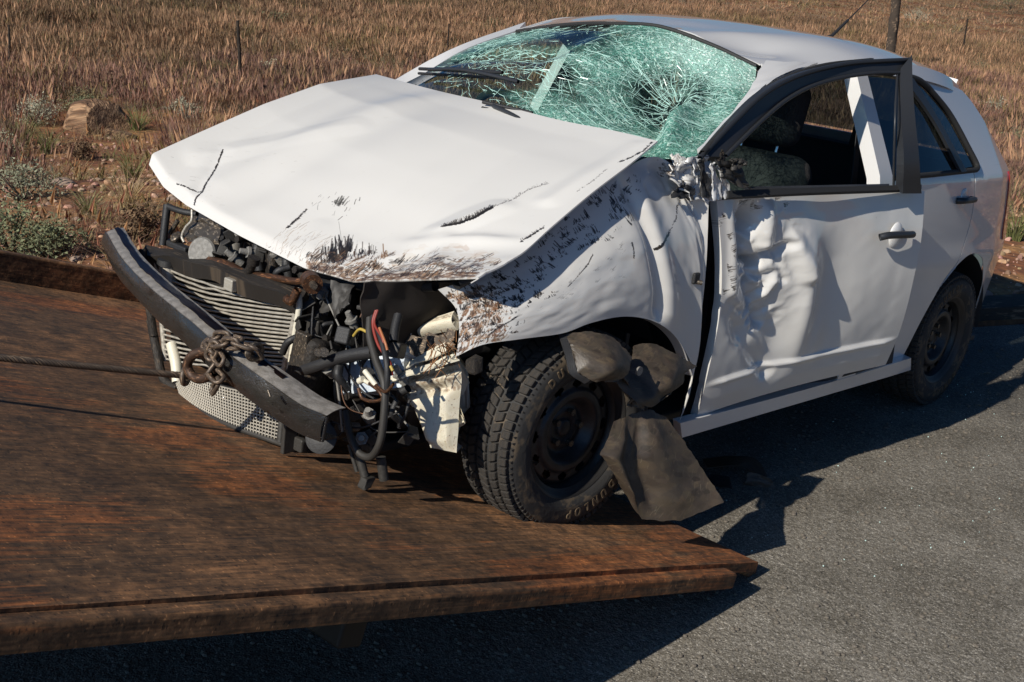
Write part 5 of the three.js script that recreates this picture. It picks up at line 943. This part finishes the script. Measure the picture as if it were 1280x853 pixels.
{
  const chain = thing('tow_chain', 'short rusty chain wrapped round the bumper beam', 'chain');
  const link = () => { const pts = []; for (let i = 0; i < 16; i++) { const t = i / 16 * 2 * Math.PI; pts.push(new THREE.Vector3(Math.cos(t) * 0.013, Math.sin(t) * 0.013 + Math.sign(Math.sin(t)) * 0.013, 0)); } return new THREE.TubeGeometry(new THREE.CatmullRomCurve3(pts, true), 32, 0.0058, 7, true); };
  const lg = link();
  const path = [[0.87,0.469,-.313], [0.885,0.445,-.311], [0.89,0.432,-.347], [0.885,0.395,-.324]].map(toWorld), up = [[0.89,0.477,-.307], [0.885,0.51,-.323], [0.88,0.527,-.367], [0.87,0.533,-.404], [0.85,0.524,-.423], [0.83,0.504,-.418]].map(toWorld), wrap = [[0.885,0.477,-.348], [0.875,0.493,-.283], [0.86,0.493,-.247], [0.85,0.518,-.291], [0.84,0.525,-.35]].map(toWorld);
  for (const pp of [path, up, wrap]) { const c = new THREE.CatmullRomCurve3(pp), L = c.getLength(), n = Math.round(L / 0.036); for (let i = 0; i < n; i++) { const t = (i + 0.5) / n, m = mesh('link', lg, rodSteel, chain); m.position.copy(c.getPointAt(t)); m.quaternion.setFromUnitVectors(new THREE.Vector3(0, 1, 0), c.getTangentAt(t)); m.rotateY(i % 2 ? 0.4 : 1.9); } }
  const rag = toWorld([0.84,0.517,-.417]); mesh('shackle', crumple(new THREE.TorusGeometry(0.018, 0.008, 8, 20), 0.004, 30, 2).translate(rag.x, rag.y, rag.z), M.alu, chain);
}
// ---------------------------------------------------------------- plastic scraps on the asphalt
{
  const s1 = mesh('plastic_scrap', solid(coons([[-1.111,0.03,-.537], [-1.175,0.055,-.618], [-1.235,0.05,-.684], [-1.196,0.012,-.772]], [[-1.061,0.03,-.592], [-1.114,0.05,-.66], [-1.168,0.035,-.695], [-1.151,0.006,-.755]], [[-1.111,0.03,-.537], [-1.061,0.03,-.592]], [[-1.196,0.012,-.772], [-1.151,0.006,-.755]], 30, 6), 0.004), linerMat);
  tag(s1, 'long bent strip of dark plastic lying on the asphalt by the front wheel', 'plastic scrap');
  const s2 = mesh('plastic_scrap', solid(coons([[-1.1,0.004,-.727], [-1.166,0.004,-.825]], [[-1.117,0.05,-.729], [-1.157,0.04,-.798]], [[-1.1,0.004,-.727], [-1.117,0.05,-.729]], [[-1.166,0.004,-.825], [-1.157,0.04,-.798]], 10, 8, (u, v) => [0.01 * fbm(u * 4, v * 4, 2, 2), 0, 0.01 * fbm(u * 3, v * 5, 2, 5)]), 0.004), linerMat);
  tag(s2, 'small jagged plastic shard standing beside the bent strip', 'plastic scrap');
  const s3 = mesh('plastic_scrap', solid(coons([[-.992,0.004,-.644], [-1.028,0.006,-.724]], [[-1.038,0.02,-.623], [-1.072,0.02,-.682]], [[-.992,0.004,-.644], [-1.038,0.02,-.623]], [[-1.028,0.006,-.724], [-1.072,0.02,-.682]], 10, 8, (u, v) => [0, 0.008 * Math.abs(fbm(u * 4, v * 4, 2, 8)), 0]), 0.004), M.black);
  tag(s3, 'flat black plastic offcut under the bent strip', 'plastic scrap');
  // glass crumbs on the road beside the car
  const cr = []; for (let i = 0; i < 70; i++) { const g = new THREE.IcosahedronGeometry(rr(0.0014, 0.003), 0); g.translate(rr(-2.9, -0.7), 0.002, rr(-1.45, -0.55)); cr.push(g); }
  tag(mesh('glass_crumbs', merge(cr), std({ color: rgb(0.55, 0.72, 0.68), roughness: 0.15 })), 'tiny crumbs of broken glass on the asphalt', 'glass', null, 'stuff');
  const ch = []; for (let i = 0; i < 6500; i++) { const r = 0.002 + 0.007 * rnd() ** 2, g = new THREE.IcosahedronGeometry(r, 0); g.scale(1, 0.7, rr(0.7, 1.4)); g.translate(rr(-3.6, 1.6), r * 0.35, rr(-2.6, -0.3)); ch.push(g); }
  tag(mesh('road_chippings', merge(ch), std({ color: rgb(0.20, 0.18, 0.155), map: rep(dustTex, 3), roughness: 0.9 })), 'loose stone chippings scattered on the asphalt', 'gravel', null, 'stuff');
}
// ---------------------------------------------------------------- dry grass
const hideWreck = (x, z) => (x > -3.4 && x < 1.6 && Math.abs(z) < 1.0) || (x > -0.75 && x < 4.8 && z < 1.82 && z > -1.3);
function tuftGeo(blades, h, spread, w, plume) {
  const pos = [], col = [], idx = [];
  for (let b = 0; b < blades; b++) {
    const a = rr(0, 6.283), r = rr(0, spread * 0.35), bx = Math.cos(a) * r, bz = Math.sin(a) * r, len = h * rr(0.55, 1.1), la = a + rr(-0.8, 0.8), lean = spread * rr(0.4, 1.5), sw = w * rr(0.6, 1.2), pa = rr(0, 3.14);
    const k = pos.length / 3, tone = rr(0.72, 1.2), seg = 3;
    for (let i = 0; i <= seg; i++) {
      const t = i / seg, ww = sw * (1 - t * 0.85), x = bx + Math.cos(la) * lean * t * t, z = bz + Math.sin(la) * lean * t * t, y = len * (t - 0.18 * t * t);
      pos.push(x - Math.cos(pa) * ww, y, z - Math.sin(pa) * ww, x + Math.cos(pa) * ww, y, z + Math.sin(pa) * ww);
      col.push(tone, tone, tone, tone, tone, tone);
      if (i < seg) { const q = k + i * 2; idx.push(q, q + 1, q + 3, q, q + 3, q + 2); }
    }
    if (plume && rnd() < plume) { // seed head
      const tx = bx + Math.cos(la) * lean, tz = bz + Math.sin(la) * lean, ty = len * 0.82, pr = w * rr(2.2, 4.5), n0 = pos.length / 3;
      for (let j = 0; j < 3; j++) { const q = rr(0, 3.14), dy = rr(0.02, 0.06); pos.push(tx - Math.cos(q) * pr, ty - dy, tz - Math.sin(q) * pr, tx + Math.cos(q) * pr, ty - dy * 0.4, tz + Math.sin(q) * pr, tx + Math.cos(la) * 0.03, ty + rr(0.03, 0.08), tz + Math.sin(la) * 0.03); for (let c = 0; c < 3; c++) col.push(tone * 1.1, tone * 0.8, tone * 0.72); idx.push(n0 + j * 3, n0 + j * 3 + 1, n0 + j * 3 + 2); }
    }
  }
  const g = new THREE.BufferGeometry();
  g.setAttribute('position', new THREE.Float32BufferAttribute(pos, 3)); g.setAttribute('color', new THREE.Float32BufferAttribute(col, 3));
  g.setIndex(idx); g.computeVertexNormals();
  return g;
}
const grassMat = () => phys({ color: rgb(1, 1, 1), vertexColors: true, roughness: 0.9, transmission: 0.25, thickness: 0 });
// colour of the sward at a place (linear)
function grassTone(x, z, d) {
  const n = fbm(x * 0.35, z * 0.35, 4, 70), m = fbm(x * 1.3, z * 1.3, 3, 75), k = rnd();
  let c = [0.235, 0.168, 0.128];                                            // red oat grass
  if (d > 14 + 5 * n) c = [0.245, 0.195, 0.112];                               // grazed, tawny further out
  if (m + 0.4 * n > 0.26 || k < 0.10) c = [0.32, 0.25, 0.155];
  if (m < -0.30 || k > 0.94) c = [0.22, 0.20, 0.09];                        // greener
  const q = rr(0.72, 1.2) * (1 + 0.55 * fbm(x * 0.22, z * 0.22, 3, 91) + 0.35 * m);
  return rgb(c[0] * q, c[1] * q, c[2] * q);
}
function field(name, label, geos, n, place) {
  const per = geos.map(() => []);
  for (let i = 0; i < n; i++) { const p = place(); if (!p) continue; const y = H(p[0], p[1]); per[Math.floor(rnd() * geos.length)].push([p[0], y - 0.02, p[1], p[2], p[3], p[4]]); }
  geos.forEach((g, k) => {
    const im = new THREE.InstancedMesh(g, grassMat(), per[k].length), q = new THREE.Object3D();
    per[k].forEach(([x, y, z, s, c, sy], i) => { q.position.set(x, y, z); q.rotation.set(0, rr(0, 6.28), 0); q.scale.set(s, s * (sy || 1), s); q.updateMatrix(); im.setMatrixAt(i, q.matrix); im.setColorAt(i, c); });
    im.name = numbered(name); im.castShadow = im.receiveShadow = true;
    tag(im, label, 'grass', null, 'stuff'); scene.add(im);
  });
}
const tall = [0, 1, 2, 3].map(() => tuftGeo(24, 0.29, 0.17, 0.0016, 0.5)), shortG = [0, 1, 2].map(() => tuftGeo(22, 0.13, 0.15, 0.0028, 0.15)), vergeG = [0, 1, 2].map(() => tuftGeo(16, 0.22, 0.16, 0.0028, 0.1));
const eye = [2.45, -2.72];
// a wedge of ground seen from the road side of the car, wider than the view
const polar = (r0, r1, pow = 1) => { const a = rr(1.62, 3.30), r = lerp(r0, r1, rnd() ** pow); return [eye[0] + Math.cos(a) * r, eye[1] + Math.sin(a) * r, r]; };
const nearBoulder = (x, z) => { const ax = -4.2, az = 9.4, dx = 1.7, dz = -3.1, t = Math.max(0, Math.min(1, ((x - ax) * dx + (z - az) * dz) / (dx * dx + dz * dz))); return Math.hypot(x - ax - t * dx, z - az - t * dz) < 0.72; };
field('red_grass', 'tall reddish dry grass covering the field behind the car', tall, 95000, () => {
  const [x, z, r] = polar(6, 34, 0.7), d = roadDist(x, z); if (d < 2.2 || nearBoulder(x, z) || hideWreck(x, z)) return null;
  const edge = sm(3.5, 9.5, d + 2.5 * fbm(x * 0.6, z * 0.6, 3, 3) + (x < -6 ? 3.5 : 0)); if (rnd() > edge || (fbm(x * 0.7, z * 0.7, 3, 44) > 0.14 && rnd() < 0.85)) return null;
  if (rnd() < 0.03) return [x, z, rr(1.1, 1.5), rgb(0.46, 0.36, 0.22), 1.1];
  return [x, z, rr(0.6, 1.2) * (r > 20 ? 1.15 : 1), grassTone(x, z, d), lerp(0.75, 1.15, 0.5 + 0.5 * fbm(x * 0.5, z * 0.5, 3, 31))];
});
field('tawny_grass', 'short tawny grazed grass on the far slope', shortG, 60000, () => {
  const [x, z, r] = polar(16, 95, 1.15), d = roadDist(x, z); if (d < 9) return null;
  return [x, z, rr(0.9, 1.7) * (1 + r * 0.006), grassTone(x, z, d + 6), rr(0.35, 0.75)];
});
field('verge_grass', 'thin straw coloured grass on the stony verge', vergeG, 9000, () => {
  const s = rr(-9, 14), d = rr(0.3, 9.5), [x, z] = roadPt(s, d); if (hideWreck(x, z)) return null;
  const n = fbm(x * 1.1, z * 1.1, 3, 13); if (n < 0.0 + (d < 1.2 ? 0.1 : 0) || rnd() < 0.3) return null;
  const k = rnd(), c = k < 0.5 ? rgb(0.36, 0.26, 0.12) : k < 0.75 ? rgb(0.20, 0.19, 0.06) : rgb(0.27, 0.15, 0.09);
  return [x, z, rr(0.5, 1.15), c.multiplyScalar(rr(0.7, 1.15)), rr(0.7, 1.2)];
});
// ---------------------------------------------------------------- tussocks, shrubs, rocks, stones, posts
function place(o, [x, z], sink = 0.02) { o.position.set(x, H(x, z) - sink, z); return o; }
const gMatT = grassMat();
function tussock(xz, h, tone, label) {
  const g = tuftGeo(110, h, h * 0.55, 0.004, 0), c = g.attributes.color;
  for (let i = 0; i < c.count; i++) c.setXYZ(i, c.getX(i) * tone[0], c.getY(i) * tone[1], c.getZ(i) * tone[2]);
  tag(place(mesh('grass_tussock', g, gMatT), xz), label, 'grass tussock', 'tussocks on the verge');
}
const GREEN = [0.15, 0.165, 0.045], STRAW = [0.42, 0.30, 0.14], OLIVE = [0.20, 0.19, 0.07];
[[[165, 225], 0.30, GREEN, 'green grass tussock beyond the folded corner of the hood'], [[110, 268], 0.22, OLIVE, 'small olive tussock on stony ground above the bumper beam end'], [[160, 262], 0.36, STRAW, 'tall straw coloured tussock leaning beside the bumper beam'], [[28, 180], 0.4, OLIVE, 'olive tussock left of the brown boulder'],
  [[60, 192], 0.34, GREEN, 'green tussock in front of the brown boulder'], [[172, 165], 0.36, GREEN, 'dark green tussock at the right foot of the boulder'], [[280, 105], 0.42, GREEN, 'green tussock beside the dark fence post'], [[340, 108], 0.3, OLIVE, 'olive tussock right of the dark fence post'],
  [[1262, 262], 0.34, OLIVE, 'olive tussock beyond the tail of the car'], [[1268, 300], 0.3, GREEN, 'green tussock on the bank behind the rear bumper'], [[1250, 150], 0.42, OLIVE, 'tall olive tussock on the slope above the tail of the car'], [[75, 105], 0.4, OLIVE, 'olive tussock far behind the boulder']].forEach(([q, h, t, l], i) => tussock([
  [-2.86,6.34], [-1.31,4.23], [-1.59,4.24], [-3.14,8.84], [-3.11,8.27], [-4.52,9.04], [-7.15,11.30], [-7.66,10.93], [-7.56,0.89], [-5.82,0.19], [-17.54,4.94], [-5.17,11.95]][i], h, t, l));
const shrubMat = std({ vertexColors: true, roughness: 0.95 });
function shrub(xz, w, h, tone, label, lean = 0) {
  const o = place(thing('shrub', label, 'shrub', [0, 0, 0], 'low shrubs on the verge'), xz, 0.01);
  const pos = [], col = [], stems = [];
  for (let b = 0; b < 46; b++) {
    const a = rr(0, 6.283), e = rr(0.25, 1.45), L = rr(0.6, 1), tip = new THREE.Vector3(Math.cos(a) * Math.cos(e) * w * L, Math.sin(e) * h * L + 0.02, Math.sin(a) * Math.cos(e) * w * L);
    if (b < 16) stems.push(capsule(new THREE.Vector3(0, 0, 0), tip.clone().multiplyScalar(0.9), 0.006, 0.002, 4));
    for (let k = 0; k < 34; k++) {
      const t = 0.35 + 0.65 * Math.sqrt(rnd()), c = tip.clone().multiplyScalar(t).add(new THREE.Vector3(rr(-1, 1), rr(-0.7, 1), rr(-1, 1)).multiplyScalar(0.11 * w + 0.012)), s = rr(0.006, 0.017), q = rr(0.65, 1.3);
      const u = new THREE.Vector3(rr(-1, 1), rr(-0.3, 1), rr(-1, 1)).normalize().multiplyScalar(s * 1.7), v = new THREE.Vector3(rr(-1, 1), rr(-1, 1), rr(-1, 1)).normalize().multiplyScalar(s * 0.55);
      for (const p of [c.clone().add(v), c.clone().sub(v), c.clone().add(u)]) { pos.push(Math.max(-9, p.x), Math.max(0.005, p.y), p.z); col.push(tone[0] * q, tone[1] * q, tone[2] * q); }
    }
  }
  const g = new THREE.BufferGeometry(); g.setAttribute('position', new THREE.Float32BufferAttribute(pos, 3)); g.setAttribute('color', new THREE.Float32BufferAttribute(col, 3)); g.computeVertexNormals();
  mesh('foliage', g, shrubMat, o); mesh('stem', merge(stems), M.dirty, o);
}
const GREY = [0.25, 0.255, 0.165], SAGE = [0.165, 0.18, 0.095], PALE = [0.38, 0.365, 0.26], BROWN = [0.16, 0.10, 0.055];
[[[-3.78,9.82], .34, .34, PALE, 'pale silvery shrub left of the brown boulder'], [[-5.25,9.32], .24, .2, PALE, 'round silver shrub between boulder and hood'], [[-1.29,5.03], .36, .26, GREY, 'broad grey green shrub on the verge beyond the tray'], [[-0.30,3.15], .32, .3, SAGE, 'sage coloured shrub just behind the tray rail'],
  [[-0.41,2.96], .24, .2, SAGE, 'low sage shrub on stones behind the tray rail'], [[-3.19,7.82], .22, .22, BROWN, 'dry brown twiggy shrub before the boulder'], [[-1.05,3.14], .2, .2, BROWN, 'dead brown shrub behind the tip of the bumper beam'], [[-7.99,11.38], .3, .25, PALE, 'pale shrub right of the dark fence post'],
  [[-11.11,15.49], .5, .35, SAGE, 'dark bush far out on the tawny slope'], [[-8.66,13.33], .5, .3, BROWN, 'brown bush in the red grass behind the dark fence post'], [[-9.93,1.78], .3, .26, BROWN, 'brown bush on the bank behind the tail of the car'], [[-14.69,3.54], .35, .35, SAGE, 'sage bush on the slope behind the tail of the car'],
  [[-33.89,14.33], .6, .45, PALE, 'pale bush beside the thick grey fence post'], [[-44.00,15.57], .8, .6, SAGE, 'green grey bush high on the right slope'], [[-22.35,8.29], .35, .3, BROWN, 'brown bush behind the rear pillar of the car'], [[-2.56,8.09], .32, .3, GREY, 'grey shrub beside the broad grey green shrub'], [[-22.90,7.59], .4, .3, SAGE, 'sage bush beyond the roof spoiler'], [[-5.25,10.83], .35, .25, BROWN, 'dry bush in the grass behind the boulder'],
].forEach((a) => shrub(...a));
// bushes scattered through the field
for (let i = 0; i < 34; i++) { const a = rr(1.75, 3.1), r = rr(13, 34), x = eye[0] + Math.cos(a) * r, z = eye[1] + Math.sin(a) * r, k = rr(0.18, 0.42); if (roadDist(x, z) > 7) shrub([x, z], k, k * rr(0.7, 1), i % 3 ? [0.17, 0.14, 0.07] : i % 2 ? PALE : SAGE, ['low grey green bush scattered in the dry grass field', 'low brown bush scattered in the dry grass field'][i % 3 ? 1 : 0]); }
// rocks
const rockTex = noiseTex(512, 512, (u, v) => { const n = pfbm(u, v, 5, 6, 14), m = pfbm(u, v, 24, 4, 18), a = sm(-0.3, 0.4, n), q = 1 + 0.35 * m; return [cl(lerp(112, 176, a) * q), cl(lerp(84, 142, a) * q), cl(lerp(62, 110, a) * q)]; });
const rockMat = std({ color: rgb(0.8, 0.78, 0.76), map: rep(rockTex, 2), roughness: 0.95, bumpMap: rep(bumpFine, 3), bumpScale: 0.03 });
const greyRock = std({ color: rgb(0.62, 0.64, 0.66), map: rep(rockTex, 2), roughness: 0.95, bumpMap: rep(bumpFine, 3), bumpScale: 0.03 });
function rockGeo(sx, sy, sz, s, det = 4) {
  const g = mergeVertices((() => { const q = new THREE.IcosahedronGeometry(1, det); q.deleteAttribute('normal'); q.deleteAttribute('uv'); return q; })()), P = g.attributes.position, uv = [];
  const planes = Array.from({ length: 9 }, () => { const v = new THREE.Vector3(rr(-1, 1), rr(-0.6, 1), rr(-1, 1)).normalize(); return [v, rr(0.62, 0.9)]; }), p = new THREE.Vector3();
  for (let i = 0; i < P.count; i++) { p.fromBufferAttribute(P, i); for (const [n, d] of planes) { const k = p.dot(n) - d; if (k > 0) p.addScaledVector(n, -k); } const q = 1 + 0.16 * fbm(p.x * 2 + s, p.y * 2 + p.z * 2, 3, s); uv.push(p.x + p.z * 0.4, p.y + p.z * 0.3); P.setXYZ(i, p.x * sx * q, p.y * sy * q, p.z * sz * q); }
  g.setAttribute('uv', new THREE.Float32BufferAttribute(uv, 2)); g.computeVertexNormals();
  return toCreasedNormals(g, 0.5);
}
const rock = (xz, s, mat, label, group) => { const m = place(mesh('rock', rockGeo(...s, Math.round(s[0] * 1000) % 97), mat), xz, s[1] * 0.25); m.rotation.y = rr(0, 6); return tag(m, label, 'rock', group); };
rock([-4.17,9.31], [.52, .42, .4], rockMat, 'large rough brown boulder in the grass beside the hood').rotation.y = 0.6;
rock([-4.18,8.81], [.2, .16, .18], rockMat, 'smaller brown rock leaning on the boulder');
[[[-15.67,17.29], .42], [[-16.02,17.32], .3], [[-16.67,17.63], .3], [[-11.11,15.49], .3], [[-9.62,16.54], .22], [[-9.74,18.10], .3], [[-18.72,17.91], .5], [[-19.96,17.85], .5], [[-22.01,18.30], .4], [[-7.26,17.70], .25], [[-8.72,19.04], .25], [[-17.57,18.19], .25], [[-11.81,18.71], .3], [[-11.39,15.60], .2]].forEach(([q, s], i) => rock(q, [s, s * 0.7, s * 0.8], greyRock, 'small grey rock far out on the grassy slope', 'far rocks'));
const stoneG = [1, 2, 3, 4, 5].map((k) => rockGeo(1, 0.6, 0.8, k * 13, 1)), stoneM = [std({ color: rgb(0.40, 0.25, 0.16), roughness: 0.95 }), std({ color: rgb(0.47, 0.33, 0.225), roughness: 0.95 }), std({ color: rgb(0.30, 0.22, 0.17), roughness: 0.95 }), std({ color: rgb(0.36, 0.19, 0.11), roughness: 0.95 })];
{
  let n = 0, guard = 0;
  while (n < 280 && guard++ < 5000) {
    const left = n < 240, s = left ? rr(2.4, 8.5) : rr(-7, -1), d = left ? rr(0.25, 7.5) : rr(0.45, 3), [x, z] = roadPt(s, d);
    if (hideWreck(x, z) || (left && z < 1.85)) continue;
    const r = rr(0.022, 0.060) * (rnd() < 0.08 ? 1.6 : 1), m = mesh('stone', pick(stoneG), pick(stoneM)); m.scale.setScalar(r); place(m, [x, z], r * 0.15); m.rotation.set(rr(-0.3, 0.3), rr(0, 6), rr(-0.3, 0.3));
    tag(m, left ? 'loose reddish stone on the verge beyond the tray' : 'loose stone on the bank behind the kerb', 'stone', left ? 'stones on the verge beyond the tray' : 'stones behind the kerb'); n++;
  }
  const im = new THREE.InstancedMesh(stoneG[0], stoneM[1], 16000), q = new THREE.Object3D();
  for (let i = 0; i < 16000; i++) { let x, z; do { [x, z] = roadPt(rr(-8, 10), 0.25 + 8.5 * rnd() ** 1.2); } while (hideWreck(x, z)); const r = 0.006 + 0.034 * rnd() ** 2; q.position.set(x, H(x, z), z); q.rotation.set(rr(0, 6), rr(0, 6), 0); q.scale.setScalar(r); q.updateMatrix(); im.setMatrixAt(i, q.matrix); im.setColorAt(i, rgb(1, rr(0.75, 1), rr(0.7, 1)).multiplyScalar(rr(0.4, 1.1))); }
  im.name = 'gravel'; tag(im, 'reddish gravel and chips covering the verge', 'gravel', null, 'stuff'); scene.add(im);
}
// fence posts
const postMat = std({ color: rgb(0.09, 0.07, 0.055), map: rep(grimeTex, 1, 4), roughness: 0.9 }), woodMat = std({ color: rgb(0.30, 0.25, 0.21), map: rep(grimeTex, 1, 3), roughness: 0.95, bumpMap: rep(bumpFine, 1, 4), bumpScale: 0.01 });
function post(xz, h, r, mat, tilt, label) { const g = crumple(new THREE.CylinderGeometry(r * 0.85, r, h + 0.2, 8, 10), r * 0.35, 7, Math.round(h * 50)); g.translate(0, h / 2 - 0.1, 0); const m = place(mesh('fence_post', g, mat), xz, 0); m.rotation.set(tilt[0], 0, tilt[1]); tag(m, label, 'fence post', 'posts of the old field fence'); }
post([-7.22,11.01], 0.86, 0.024, postMat, [0.03, -0.05], 'dark iron fence post in the red grass beyond the hood');
post([-4.82,12.55], 0.66, 0.016, postMat, [0, 0.02], 'thin iron fence post beyond the boulder');
post([-11.97,12.00], 0.62, 0.014, postMat, [0, -0.03], 'thin iron fence post behind the far windscreen pillar');
post([-20.13,8.25], 1.75, 0.105, woodMat, [0.02, -0.09], 'thick grey wooden fence post behind the roof');
post([-25.72,9.24], 0.8, 0.022, postMat, [0, -0.09], 'slim fence stake above the tail of the car');
post([-25.18,12.91], 0.3, 0.03, postMat, [0, 0], 'short stump of a stake beyond the roof');
{ const [x, z] = [-7.87,11.30], a = new THREE.Vector3(x, H(x, z), z), [x2, z2] = [-8.20,12.20], b = new THREE.Vector3(x2, H(x2, z2) + 0.35, z2); tag(mesh('fallen_stake', capsule(a, a.clone().lerp(b, 0.45), 0.018, 0.012, 6), postMat), 'fallen dark stake leaning in the grass by the iron post', 'stake'); }
renderer.render(scene, camera);
